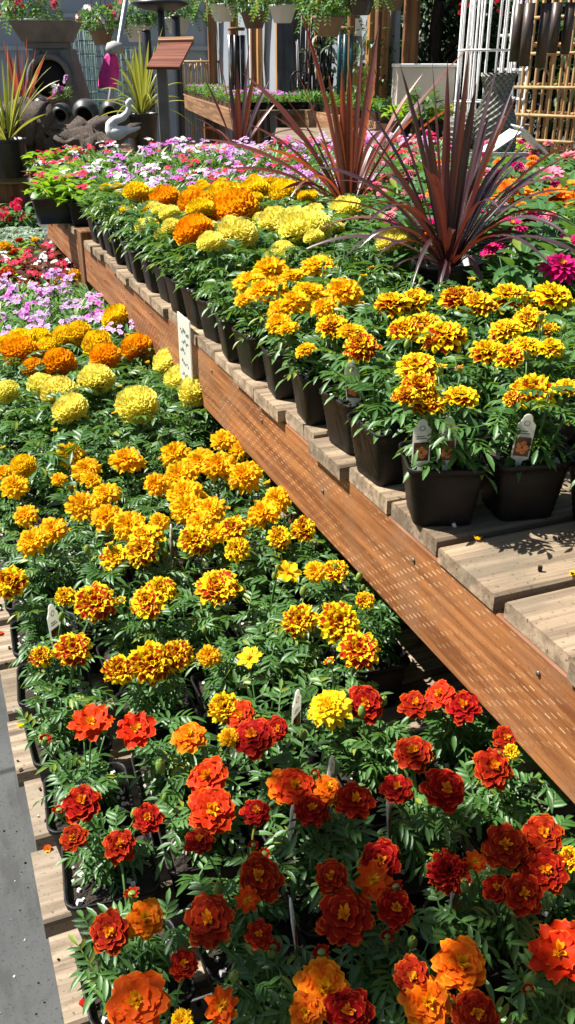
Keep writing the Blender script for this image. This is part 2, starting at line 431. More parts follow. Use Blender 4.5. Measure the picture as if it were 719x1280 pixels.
def pompom(seed):
    random.seed(seed); mb = MB(); N = 150
    for i in range(N):
        z = 1-(i+.5)/N*1.45; r = math.sqrt(max(0, 1-z*z)); az = i*2.39996
        nrm = Vector((r*math.cos(az), r*math.sin(az), z*.72))
        p0 = nrm*.62; el = math.asin(max(-1, min(1, z)))
        # petal local frame: outward = nrm
        out = Vector((r*math.cos(az), r*math.sin(az), z+.1)).normalized()
        side = Vector((-math.sin(az), math.cos(az), 0)); side = (side+Vector((rr(-.4, .4), rr(-.4, .4), rr(-.4, .4)))).normalized()
        up = out.cross(side).normalized(); side = up.cross(out)
        W = rr(.26, .38); L = rr(.32, .44); ph = rr(0, 6); rnd = random.random(); rows = []
        for j in range(4):
            v = j/3; row = []
            for k in range(5):
                u = k/2-1; w = W*(.4+.6*math.sin(v*PI*.5))
                row.append(p0+out*(L*v*(1-.15*u*u*v))+side*(u*w*.5)+up*(.075*math.sin(u*4.4+ph)*v*v+.10*v*v-.06*u*u*v))
            rows.append(row)
        mb.grid(rows, rn=(rnd, .1))
    mb.lathe([(0.0, -.35), (.45, -.2), (.62, .05), (.5, .3), (0, .42)], 10)
    return mb
def single(seed, n=7, wide=.8, center=14):
    random.seed(seed); mb = MB()
    off = rr(0, 6)
    for i in range(n): petal(mb, off+i*2*PI/n+rr(-.15, .15), rr(-.05, .3), rr(.9, 1.05), wide*rr(.8, 1.15), .05, 0, .05, .15, -.15, 0, notch=.15)
    if center > 16:
        for i in range(6): petal(mb, off+.5+i*PI/3+rr(-.2, .2), rr(.35, .7), rr(.5, .68), wide*.75, .05, .03, .06, .2, -.15, .3)
    for i in range(center): petal(mb, rr(0, 6.28), rr(.5, 1.5), rr(.2, .42), .14, .03, .05, .03, .1, 0, 1.0, 2, 2)
    return mb
def zinnia(seed):
    random.seed(seed); mb = MB()
    for k, (n, e, L, W) in enumerate([(16, -.12, 1, .34), (15, .05, .9, .33), (13, .25, .75, .31), (11, .5, .58, .28), (8, .85, .42, .25)]):
        off = rr(0, 6)
        for i in range(n): petal(mb, off+i*2*PI/n, e+rr(-.05, .05), L*rr(.92, 1.04), W, .05, .05*k, .015, .2, -.1, k*.15, 3, 3, .04, .5)
    for i in range(12): petal(mb, rr(0, 6.28), rr(.9, 1.5), .3, .1, .03, .15, .01, .1, 0, 1.0, 2, 2)
    return mb
def dianthus_cluster(seed, n=4, spread=.62, r=.46):
    """one flower head: a few five-petalled flowers"""
    random.seed(seed); mb = MB()
    for q in range(n):
        a = q*2.4+rr(-.4, .4); d = 0 if q == 0 else spread*rr(.7, 1.25)
        tmp = MB(); off = rr(0, 6)
        for i in range(5): petal(tmp, off+i*2*PI/5, rr(-.05, .2), r*rr(.9, 1.1), r*.95, .02, 0, .035, .1, -.1, 0, 3, 2, .22, .2)
        for i in range(4): petal(tmp, rr(0, 6), 1.2, r*.25, r*.12, .01, 0, .01, .1, 0, 1.0, 1, 1)
        M = Matrix.Translation((d*math.cos(a), d*math.sin(a), rr(-.2, .15))) @ Matrix.Rotation(rr(0, .7), 4, Vector((-math.sin(a), math.cos(a), 0)))
        tmp.xform(M); b = len(mb.v); mb.v += tmp.v
        for f, uv, rn in zip(tmp.f, tmp.uv, tmp.rn): mb.face([b+i for i in f], uv, rn)
    return mb
def plume(seed):
    random.seed(seed); mb = MB()
    for i in range(90):
        z = i/90; r = .42*math.sin((.12+z*.88)*PI)**.7+.08; a = i*2.4
        for _ in range(1):
            p = Vector((r*math.cos(a), r*math.sin(a), z*1.7-.5))
            d = (Vector((math.cos(a), math.sin(a), .9))).normalized()
            s_ = Vector((-math.sin(a), math.cos(a), 0))
            w = .12
            mb.grid([[p-s_*w, p+s_*w], [p+d*.25-s_*w*1.1, p+d*.25+s_*w*1.1], [p+d*.42-s_*.02, p+d*.42+s_*.02]], rn=(random.random(), .1))
    return mb

BL = {}
def reg(kind, mbs, mat): BL[kind] = [mb.mesh('bloom', mat) for mb in mbs]
reg('R', [french(False, s) for s in (1, 2, 3, 4)], 'petal_red')
reg('RC', [french(True, s) for s in (5, 6)], 'petal_red')
reg('S', [french(False, s) for s in (7, 8)], 'petal_scarlet')
reg('O', [french(False, s) for s in (9, 10, 11)], 'petal_flame')
reg('B', [french(True, s) for s in (12, 13, 14, 15)], 'petal_bicolor')
reg('G', [french(True, s) for s in (16, 17, 18, 19)], 'petal_gold')
reg('Y', [french(True, s) for s in (20, 21)], 'petal_yellow')
reg('SR', [single(22, 8, .78, 20), single(23, 8, .8, 20)], 'petal_scarlet')
reg('SO', [single(24, 9, .75, 22), single(25, 8, .7, 22)], 'petal_tangerine')
reg('F', [french(False, s) for s in (28, 29)], 'petal_tangerine')
reg('SY', [single(26, 8, .7), single(27, 7, .7)], 'petal_yellow')
reg('AO', [pompom(s) for s in (30, 31, 32)], 'petal_pom_orange')
reg('AY', [pompom(s) for s in (33, 34, 35)], 'petal_lemon')
reg('AG', [pompom(s) for s in (36, 37, 38)], 'petal_pom_yellow')
reg('ZM', [zinnia(40), zinnia(41)], 'petal_magenta')
reg('ZO', [zinnia(42), zinnia(43)], 'petal_orange')
reg('ZP', [zinnia(44), zinnia(45)], 'petal_pink')
reg('DL', [dianthus_cluster(s) for s in (50, 51, 52)], 'petal_lilac')
reg('DM', [dianthus_cluster(s) for s in (53, 54, 55)], 'petal_mauve')
reg('DW', [dianthus_cluster(s) for s in (56, 57)], 'petal_white')
reg('DR', [dianthus_cluster(s) for s in (58, 59)], 'petal_rose')
reg('DY', [dianthus_cluster(s) for s in (60,)], 'petal_yellow')
reg('CR', [plume(61), plume(62)], 'petal_rose')
WORD = dict(R='dark red', RC='dark red', S='scarlet', O='flame orange', F='tangerine orange', B='yellow and red', G='golden orange', Y='bright yellow', SR='scarlet', SO='orange', SY='yellow',
            AO='orange pompom', AY='lemon yellow pompom', AG='deep yellow pompom', ZM='magenta', ZO='orange', ZP='pink', DL='lilac', DM='mauve pink', DW='white', DR='rose red', DY='yellow', CR='crimson plumed')

# ------------------------------------------------------------------ foliage meshes (metres, base at origin = soil)
def leaflet(mb, p, d, n, L, W, rnd, droop=.2, fold=.25, nseg=3):
    d = d.normalized(); s_ = d.cross(n).normalized(); n2 = s_.cross(d)
    rows = []
    for j in range(nseg+1):
        v = j/nseg; w = W*math.sin(PI*(.12+.88*v)*.97)**.8 if v < 1 else W*.06
        c = p+d*(L*v)-n2*(droop*L*v*v)
        rows.append([c-s_*w*.5+n2*(fold*w), c, c+s_*w*.5+n2*(fold*w)])
    mb.grid(rows, rn=(rnd, 0))
def pinnate(mb, p, d, up, L, pairs, LW, rnd, droop=.35):
    d = d.normalized(); side = d.cross(up).normalized(); n = side.cross(d).normalized()
    pts = []
    for j in range(pairs+1):
        v = j/pairs; c = p+d*(L*v)-Vector((0, 0, 1))*(droop*L*v*v)
        pts.append(c)
    for j in range(pairs):
        dd = (pts[j+1]-pts[j]).normalized()
        if j:
            ll = LW*(1.05-.35*abs(j/pairs-.45)*2)
            for sg in (-1, 1):
                leaflet(mb, pts[j], dd*.75+side*sg+n*rr(-.15, .25), n, ll*rr(.85, 1.1), ll*.34, min(1, max(0, rnd+rr(-.15, .15))), rr(.05, .35))
        w = .0008
        mb.grid([[pts[j]-side*w, pts[j]+side*w], [pts[j+1]-side*w, pts[j+1]+side*w]], rn=(rnd, 0))
    leaflet(mb, pts[-1]-dd*.002, dd, n, LW*1.1, LW*.34, rnd)
def marigold_foliage(seed, H=.10, Rr=.075, broad=1.0, nst=8, m=5):
    random.seed(seed); mb = MB()
    for k in range(nst):
        a = k*2*PI/nst+rr(-.3, .3); lean = rr(.15, 1.0)*(Rr*1.0) if k else .005
        top = Vector((math.cos(a)*lean, math.sin(a)*lean, H*rr(.62, 1.0)))
        base = Vector((math.cos(a)*.008, math.sin(a)*.008, 0))
        pts = [base.lerp(top, q/4)+Vector((math.cos(a), math.sin(a), 0))*(math.sin(q/4*PI)*.008) for q in range(5)]
        mb.tube(pts, [.0022, .002, .0018, .0016, .001], 5, mi=0, rn=(.5, 0))
        for j in range(m):
            v = .22+.78*j/(m-1)
            p = base.lerp(top, v); aa = a+j*1.57
            for sg in (0, PI):
                az = aa+sg+rr(-.5, .5); el = rr(-.05, .75)
                d = Vector((math.cos(az)*math.cos(el), math.sin(az)*math.cos(el), math.sin(el)))
                pinnate(mb, p, d, UP, rr(.028, .043)*broad, 4, rr(.015, .021)*broad, random.random(), rr(.15, .6))
    return mb
def broad_foliage(seed, H=.12, Rr=.07, LW=(.05, .022), n=60, el=(-.2, .9)):
    random.seed(seed); mb = MB()
    for k in range(6):
        a = k*PI/3+rr(-.3, .3); top = Vector((math.cos(a)*Rr*.6, math.sin(a)*Rr*.6, H*.85))
        mb.tube([Vector((0, 0, 0)), top*.5, top], [.002, .0018, .001], 5, rn=(.5, 0))
    for k in range(n):
        a = rr(0, 6.28); r = Rr*math.sqrt(random.random())*.75; z = H*rr(.12, 1.0)*(1-.25*(r/Rr)**2)
        e = rr(*el); d = Vector((math.cos(a)*math.cos(e), math.sin(a)*math.cos(e), math.sin(e)))
        leaflet(mb, Vector((r*math.cos(a), r*math.sin(a), z)), d, Vector((-math.cos(a)*math.sin(e), -math.sin(a)*math.sin(e), math.cos(e))), LW[0]*rr(.7, 1.2), LW[1]*rr(.8, 1.2), random.random(), rr(.1, .6), rr(.05, .3), 4)
    return mb
FOL = {}
FOL['marigold'] = [marigold_foliage(s, rr(.080, .10), rr(.050, .064), 1.0, 8, 4).mesh('foliage', 'marigold_leaf') for s in range(100, 110)]
FOL['african'] = [marigold_foliage(s, .115, .065, 1.3, 8, 4).mesh('foliage', 'marigold_leaf') for s in range(110, 114)]
FOL['zinnia'] = [broad_foliage(s, .17, .08, (.065, .028), 60).mesh('foliage', 'zinnia_leaf') for s in range(120, 123)]
FOL['dianthus'] = [broad_foliage(s, .095, .08, (.045, .009), 150, (.1, 1.2)).mesh('foliage', 'dianthus_leaf') for s in range(125, 129)]
FOL['begonia'] = [broad_foliage(s, .08, .09, (.045, .04), 60).mesh('foliage', 'begonia_leaf') for s in range(130, 132)]
FOL['bronze'] = [broad_foliage(s, .08, .09, (.045, .04), 60).mesh('foliage', 'bronze_leaf') for s in range(133, 135)]
FOL['dusty'] = [marigold_foliage(s, .10, .09, 1.1, 10).mesh('foliage', 'dusty_leaf') for s in range(136, 138)]
FOL['celosia'] = [broad_foliage(s, .15, .07, (.06, .025), 50).mesh('foliage', 'zinnia_leaf') for s in range(140, 142)]

# ------------------------------------------------------------------ pot, soil, tag, bud
def rsq(h, z, r=.28, n=4):   # rounded square ring, half-size h
    out = []
    c = h*(1-r)
    for q in range(4):
        sx, sy = ((1, 1), (-1, 1), (-1, -1), (1, -1))[q]
        for i in range(n):
            a = q*PI/2+i/(n-1)*PI/2
            out.append(Vector((sx*c+h*r*math.cos(a), sy*c+h*r*math.sin(a), z)))
    return out
def pot_mesh(top=.054, bot=.040, H=.092):
    mb = MB(); rows = [rsq(bot*.9, 0), rsq(bot, .003)]
    N = 9
    for i in range(1, N):
        v = i/N; h = bot+(top*.955-bot)*v
        rows.append(rsq(h-.0006, .003+(H-.012)*v-.002)); rows.append(rsq(h+.0006, .003+(H-.012)*v+.001))
    rows += [rsq(top*.955, H-.009), rsq(top*1.0, H-.008), rsq(top*1.015, H-.001), rsq(top*1.0, H), rsq(top*.95, H-.001), rsq(top*.93, H-.010), rsq(top*.90, H-.03)]
    b = mb.grid(rows, closed=True); mb.face([b+15-k for k in range(16)])
    return mb
def soil_mesh(h=.0495, H=.078, seed=0):
    random.seed(seed); mb = MB()
    rings = [rsq(h, H), rsq(h*.66, H), rsq(h*.33, H), [Vector((0, 0, H))]*16]
    rows = [[p+Vector((rr(-.001, .001), rr(-.001, .001), rr(-.002, .004)+(.003 if i > 1 else 0))) for p in r] for i, r in enumerate(rings)]
    mb.grid(rows, closed=True)
    for k in range(26):
        x, y = rr(-h, h)*.9, rr(-h, h)*.9; s_ = rr(.0012, .003); z = H+.003
        mb.box((x-s_, y-s_, z-s_), (x+s_, y+s_, z+s_), mi=1, M=Matrix.Translation((x, y, z)) @ Matrix.Rotation(rr(0, 3), 4, Vector((rr(-1, 1), rr(-1, 1), 1)).normalized()) @ Matrix.Translation((-x, -y, -z)))
    return mb
POT = [pot_mesh().mesh('pot', 'pot_plastic')]
SOIL = [soil_mesh(seed=s).mesh('soil', ['soil', 'perlite'], False) for s in (1, 2)]
def tag_mesh(alt=False):
    mb = MB(); w = .0105; T = .0006
    out = [(-.003, -.012), (.003, -.012), (.0035, 0), (w, .004), (w, .050), (w*.75, .053), (w*.55, .056)]
    for i in range(7):
        a = i/6*PI; out.append((w*.55*math.cos(a), .0575+w*.55*math.sin(a)*1.1))
    out += [(-w*.75, .053), (-w, .050), (-w, .004), (-.0035, 0)]
    o2 = []
    for q in out:
        if not o2 or (abs(q[0]-o2[-1][0])+abs(q[1]-o2[-1][1])) > 1e-5: o2.append(q)
    n = len(o2)
    for x, z in o2: mb.v.append(Vector((x, -T, z)))
    for x, z in o2: mb.v.append(Vector((x, T, z)))
    mb.face(range(n)); mb.face([2*n-1-k for k in range(n)])
    for k in range(n): mb.face((k, n+k, n+(k+1) % n, (k+1) % n))
    for sg in (-1, 1):
        y = sg*(T+.0003)
        def plate(x0, z0, x1, z1, mi, yy=y):
            b = len(mb.v); mb.v += [Vector((x0, yy, z0)), Vector((x1, yy, z0)), Vector((x1, yy, z1)), Vector((x0, yy, z1))]; mb.face((b, b+1, b+2, b+3), mi=mi)
        plate(-w*.85, .007, w*.85, .033, 1)
        for i in range(5):     # printed flower picture
            a = i*2*PI/5; cx, cz = .0045*math.cos(a), .019+.0055*math.sin(a); b = len(mb.v)
            for k in range(6): mb.v.append(Vector((cx+.0036*math.cos(k*PI/3), y+sg*.0002, cz+.0042*math.sin(k*PI/3))))
            mb.face(range(b, b+6), mi=2)
        for i, zz in enumerate((.0375, .0405)): plate(-w*.6, zz, w*(.6-.3*i), zz+.0012, 3)
        for k in range(10):
            a, a2 = k*PI/5, (k+1)*PI/5; b = len(mb.v)
            for rad_, an in ((.0028, a), (.0028, a2), (.0036, a2), (.0036, a)): mb.v.append(Vector((rad_*math.cos(an), y, .052+rad_*math.sin(an))))
            mb.face((b, b+1, b+2, b+3), mi=3)
    return mb.mesh('plant_tag', ['tag_white', 'tag_dark', 'tag_orange', 'tag_ink'], False)
TAG = tag_mesh()
def bud_mesh():
    mb = MB(); mb.lathe([(.0, 0), (.0035, .001), (.0062, .006), (.0066, .012), (.0048, .018), (.003, .020)], 8)
    for k in range(6):
        a = k*PI/3; mb.box((-.0012, -.001, 0), (.0012, .001, .005), mi=1 if k == 0 else 0, M=Matrix.Translation((.002*math.cos(a), .002*math.sin(a), .016)))
    return mb.mesh('bud', ['bud_green', 'petal_gold'])
BUD = bud_mesh()
def half_mesh(seed, mat):
    random.seed(seed); mb = MB(); mb.lathe([(.0, 0), (.0035, .001), (.0058, .006), (.0056, .012), (.0050, .017), (.003, .018)], 8)
    for q in range(len(mb.f)): mb.mi[q] = 0
    n0 = len(mb.f); t_ = MB()
    for k in range(9): petal(t_, k*.7+rr(-.2, .2), rr(.8, 1.35), rr(.9, 1.3), .8, .15, 0, .08, .15, -.4, .2)
    b = len(mb.v); mb.v += [p*.0095+Vector((0, 0, .013)) for p in t_.v]
    for f, uv, rn in zip(t_.f, t_.uv, t_.rn): mb.face([b+i for i in f], uv, rn, 1)
    return mb.mesh('bud', ['bud_green', mat])
HALF = {k: half_mesh(5, m_) for k, m_ in (('r', 'petal_red'), ('y', 'petal_gold'), ('b', 'petal_bicolor'))}

def stem_part(parent, p0, p1, R_, calyx=True):
    """green stem from soil to flower base, swelling to a ribbed calyx"""
    mb = MB(); out = Vector((p1.x-p0.x, p1.y-p0.y, 0))
    pts = []; rad = []
    L = (p1-p0).length; rs = max(.0012, min(.0022, R_*.07))
    for q in range(6):
        v = q/6; pts.append(p0.lerp(p1, v)+out*(-.18*math.sin(v*PI))); rad.append(rs*(1.15-.3*v))
    if calyx:
        d = Vector((0, 0, 1))
        ch = min(R_*.85, .02)
        base = p1-d*ch
        pts = [p for p in pts if p.z < base.z-.001] or [p0]
        rad = rad[:len(pts)]
        for f, r in ((0, .12), (.12, .20), (.5, .30), (.85, .33), (1.0, .36)): pts.append(base+d*(ch*f)); rad.append(max(rs, R_*r))
    else: pts.append(p1); rad.append(rs*.8)
    mb.tube(pts, rad, 6, rn=(random.random(), 0))
    return build('stem', mb, 'stem_green', parent)

POTS_H = .092; SOIL_H = .078
def add_bloom(root, wp, kind, r, tilt=None):
    inv = wp-root.location
    inv.rotate(Matrix.Rotation(-root.rotation_euler.z, 3, 'Z'))
    me = random.choice(BL[kind])
    if tilt is None:
        # lean outward a little and towards the viewer
        tc = Vector((-wp.x*.4-.1, -.40-.1*wp.y, 0))
        mxl = .5 if wp.z < .8 else .28
        if tc.length > mxl: tc *= mxl/tc.length
        tc.rotate(Matrix.Rotation(-root.rotation_euler.z, 3, 'Z'))
        nrm = Vector((inv.x*2.0+tc.x+rr(-.22, .22), inv.y*2.0+tc.y+rr(-.22, .22), 1)).normalized()
    q = Vector((0, 0, 1)).rotation_difference(nrm) @ Matrix.Rotation(rr(0, 6.28), 3, 'Z').to_quaternion()
    o = link('bloom', me, root, inv); o.rotation_mode = 'QUATERNION'; o.rotation_quaternion = q
    o.scale = (r*rr(.94, 1.06), r*rr(.9, 1.03), r*(rr(.85, 1.05) if kind[0] in 'A' else rr(.66, .95)))
    return inv

def potted(loc, kind, label, cat, group, blooms=(), fol=None, fs=1.0, pot=True, buds=0, name='potted_marigold', rot=None):
    """blooms: (world point, bloom kind, radius)"""
    root = thing(name, loc, label, cat, group, rr(-.12, .12) if rot is None else rot)
    if pot:
        pt_ = link('pot', POT[0], root); link('soil', random.choice(SOIL), pt_)
    f = link('foliage', random.choice(FOL[fol or kind]), root, (0, 0, SOIL_H-.002), (0, 0, rr(0, 6.28)), (fs*rr(.95, 1.1), fs*rr(.95, 1.1), fs*rr(.92, 1.08)))
    for wp, k, r in blooms:
        inv = add_bloom(root, wp, k, r)
        s = inv*1.0; base = Vector((inv.x*.15, inv.y*.15, SOIL_H))
        stem_part(root, base, Vector((inv.x, inv.y, inv.z-r*(.45 if k[0] == 'A' else .28 if k in ('SR', 'SO', 'SY') else .06))), r*(.6 if k in ('SR', 'SO', 'SY') else 1), kind != 'small')
    for _ in range(buds):
        a = rr(0, 6.28); d = rr(.015, .048); p = Vector((d*math.cos(a), d*math.sin(a), SOIL_H+rr(.085, .12)*fs))
        k0 = blooms[0][1] if blooms else 'G'
        hm = HALF['r' if k0[0] in 'RSOF' else 'b' if k0 == 'B' else 'y']
        b = link('bud', BUD if random.random() < .5 else hm, root, p, (rr(-.3, .3), rr(-.3, .3), 0), rr(.55, .9))
        stem_part(root, Vector((d*.2*math.cos(a), d*.2*math.sin(a), SOIL_H)), p, .01, False)
    return root

NUM = ['zero', 'one', 'two', 'three', 'four', 'five', 'six', 'seven', 'eight', 'nine', 'ten', 'eleven', 'twelve', 'thirteen', 'fourteen']
ORD = ['', 'first', 'second', 'third', 'fourth', 'fifth', 'sixth', 'seventh', 'eighth', 'ninth', 'tenth', 'eleventh', 'twelfth', 'thirteenth', 'fourteenth', 'fifteenth', 'sixteenth', 'seventeenth', 'eighteenth', 'nineteenth', 'twentieth'] + ['twenty-'+x for x in ('first', 'second', 'third', 'fourth', 'fifth', 'sixth', 'seventh', 'eighth', 'ninth')] + ['thirtieth'] + ['thirty-'+x for x in ('first', 'second', 'third', 'fourth', 'fifth', 'sixth', 'seventh', 'eighth', 'ninth')] + ['fortieth'] + ['forty-'+x for x in ('first', 'second', 'third', 'fourth', 'fifth', 'sixth', 'seventh', 'eighth', 'ninth')]

# ------------------------------------------------------------------ heights
LOW = .50          # top of the lower slats
UPR = .87          # top of the raised slats (camera 0.57 above)
BX = .58           # beam face
# ------------------------------------------------------------------ ground
mb = MB(); mb.v += [Vector(p) for p in ((-60, -40, 0), (90, -40, 0), (90, 110, 0), (-60, 110, 0))]; mb.face((0, 1, 2, 3))
build('ground', mb, 'concrete', kind='structure', smooth=False)

# ------------------------------------------------------------------ lower bench
def slat_piece(name, root, x0, x1, y0, y1, z0, z1, mat, warp=.002):
    mb = MB(); n = 6; rows = []
    for sgn in (0,):
        pass
    w = [rr(-warp, warp) for _ in range(n+1)]
    e = .0035
    xs = [x0+(x1-x0)*i/n for i in range(n+1)]
    rows = []
    for i, x in enumerate(xs):
        k = w[i]*.5
        rows.append([Vector(p) for p in ((x, y0+k, z0), (x, y0+k, z1-e), (x, y0+e+k, z1), (x, y1-e+k, z1), (x, y1+k, z1-e), (x, y1+k, z0))])
    b = mb.grid(rows, closed=True)
    mb.face([b+i for i in range(6)]); mb.face([b+n*6+5-i for i in range(6)])
    cx, cyy = (x0+x1)/2, (y0+y1)/2
    mb.xform(Matrix.Translation((-cx, -cyy, -z1)))
    return build(name, mb, mat, root, smooth=False, loc=(cx, cyy, z1), rot=(rr(-.004, .004), 0, rr(-.004, .004)))
lb = thing('lower_bench', (0, 0, 0), 'low wooden slatted bench beside the grey concrete path, covered in potted flowers', 'bench')
y = .26; i = 0
while y < 6.4:
    wd = .122+rr(-.004, .004)
    slat_piece('slat', lb, rr(.004, .012)+(rr(0, .01) if i % 3 else 0), .76, y, y+wd, LOW-.030, LOW, 'wood_slat_pale')
    y += wd+.021; i += 1
for x in (.09, .66):
    mb = MB(); mb.box((x, .2, LOW-.15), (x+.038, 6.4, LOW-.0305), bev=.003); build('joist', mb, 'wood_slat', lb, False)
for yy in (.5, 2.4, 4.3, 6.2):
    for x in (.13, .62):
        mb = MB(); mb.box((x, yy, 0), (x+.08, yy+.08, LOW-.031), bev=.004); build('leg', mb, 'wood_post', lb, False)

# ------------------------------------------------------------------ raised bench
ub = thing('raised_bench', (BX, 0, 0), 'raised wooden bench with orange brown side beam and weathered grey slats', 'bench')
ub.location = (0, 0, 0)
UB_END = 3.55; UB_W = 2.75
def beam(name, y0, y1, x0, x1, z0, z1):
    mb = MB(); cyy = (y0+y1)/2
    mb.box((0, y0-cyy, z0-z1), (x1-x0, y1-cyy, 0), bev=.003)
    return build(name, mb, 'wood_beam', ub, False, loc=(x0, cyy, z1))
beam('side_beam', -.3, 2.12, BX, BX+.038, UPR-.025-.147, UPR-.0255)
beam('side_beam', 2.126, UB_END, BX+.003, BX+.041, UPR-.025-.147, UPR-.0255)
beam('side_beam', UB_END+.10, 4.6, BX+.012, BX+.05, UPR-.025-.147, UPR-.0255)
for yy in (0.2, 1.5, 2.9):
    mb = MB(); mb.box((BX+.045, yy, 0), (BX+.13, yy+.085, UPR-.0256), bev=.004); build('leg', mb, 'wood_post', ub, False)
mb = MB(); mb.box((BX-.004, UB_END+.003, 0), (BX+.085, UB_END+.095, UPR+.012), bev=.004); build('leg', mb, 'wood_post', ub, False)
for x in (1.6, 2.6):
    mb = MB(); mb.box((x, 0, UPR-.16), (x+.038, 4.6, UPR-.0258), bev=.003); build('joist', mb, 'wood_slat', ub, False)
    for yy in (.2, 2.2, 4.3):
        mb = MB(); mb.box((x-.09, yy, 0), (x-.003, yy+.085, UPR-.0256), bev=.004); build('leg', mb, 'wood_post', ub, False)
y = -.195; i = 0
while y < 4.55:
    wd = .130+rr(-.005, .003)
    if not (UB_END-.13 < y+wd/2 < UB_END+.11):
        x0 = BX-.006+rr(-.010, .010)
        if .66 < y+wd/2 < .85: x0 += .02*0
        slat_piece('slat', ub, x0, UB_W, y, y+wd, UPR-.025+rr(0, .002), UPR+rr(-.0015, .0015), 'wood_slat')
    y += wd+rr(.008, .014); i += 1
for k in range(12):    # screws on the beam
    p = (BX-.0012, .35+k*.31+rr(-.03, .03), UPR-.05-rr(0, .06))
    mb = MB(); mb.lathe([(.0, 0), (.0038, .0), (.0032, .0014), (0, .0016)], 10, M=Matrix.Translation(p) @ Matrix.Rotation(-PI/2, 4, 'Y'))
    build('screw', mb, 'steel_screw', ub)
# black sheet added to stand in for the deep shade beneath the raised bench
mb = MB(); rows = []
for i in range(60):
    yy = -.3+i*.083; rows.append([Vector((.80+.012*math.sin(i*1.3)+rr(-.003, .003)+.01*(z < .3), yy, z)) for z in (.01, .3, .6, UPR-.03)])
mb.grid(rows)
o = build('shade_sheet', mb, 'shade_sheet', label='black sheet standing in for the deep shade under the raised bench', cat='sheet')
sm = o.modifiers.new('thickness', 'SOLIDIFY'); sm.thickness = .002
# perlite crumbs and leaf litter
random.seed(77)
mb = MB()
for k in range(330):
    if k > 220: x, y, z = -rr(.0, .22)**1, rr(.6, 2.2), .0
    elif k % 2: x, y, z = rr(BX+.01, .95), rr(.5, 2.6), UPR+.002
    else: x, y, z = rr(.012, .2), rr(.4, 1.6), LOW+.001
    s_ = rr(.0010, .0036)*(.6 if k > 220 else 1)
    M = Matrix.Translation((x, y, z+s_*.6)) @ Matrix.Rotation(rr(0, 3), 4, Vector((rr(-1, 1), rr(-1, 1), rr(.2, 1))).normalized())
    mb.box((-s_, -s_*.8, -s_*.6), (s_, s_*.8, s_*.6), mi=0 if random.random() < .35 else 1, M=M)
build('potting_crumbs', mb, ['perlite', 'soil'], smooth=False, label='white perlite and dark soil crumbs spilled on the bench slats and the path', cat='litter', kind='stuff')

for q, (x, y, z) in enumerate([(.70, .78, UPR), (.86, .70, UPR), (.66, .60, UPR), (.63, .90, UPR), (.95, .82, UPR), (.03, .95, LOW), (.024, 1.22, LOW), (.04, .70, LOW), (.03, 1.5, LOW)]):
    mb = MB(); petal(mb, rr(0, 6), .15, .013, .012, 0, 0, .0015, .1, -.3)
    build('fallen_petal', mb, ['petal_gold', 'petal_red', 'petal_bicolor'][q % 3], loc=(x, y, z+.003), label=['golden petal fallen on the near raised slat left of centre', 'red petal fallen on the near raised slat farther from the beam', 'two-toned petal fallen on the nearest raised slat', 'golden petal fallen beside the frontmost black pot', 'red petal fallen on the raised bench near the right edge', 'two-toned petal fallen on the low bench edge, second nearest', 'golden petal fallen on the low bench edge, third nearest', 'red petal fallen on the low bench edge, nearest of all', 'two-toned petal fallen on the low bench edge, farthest of all'][q], cat='petal', group='fallen petals')

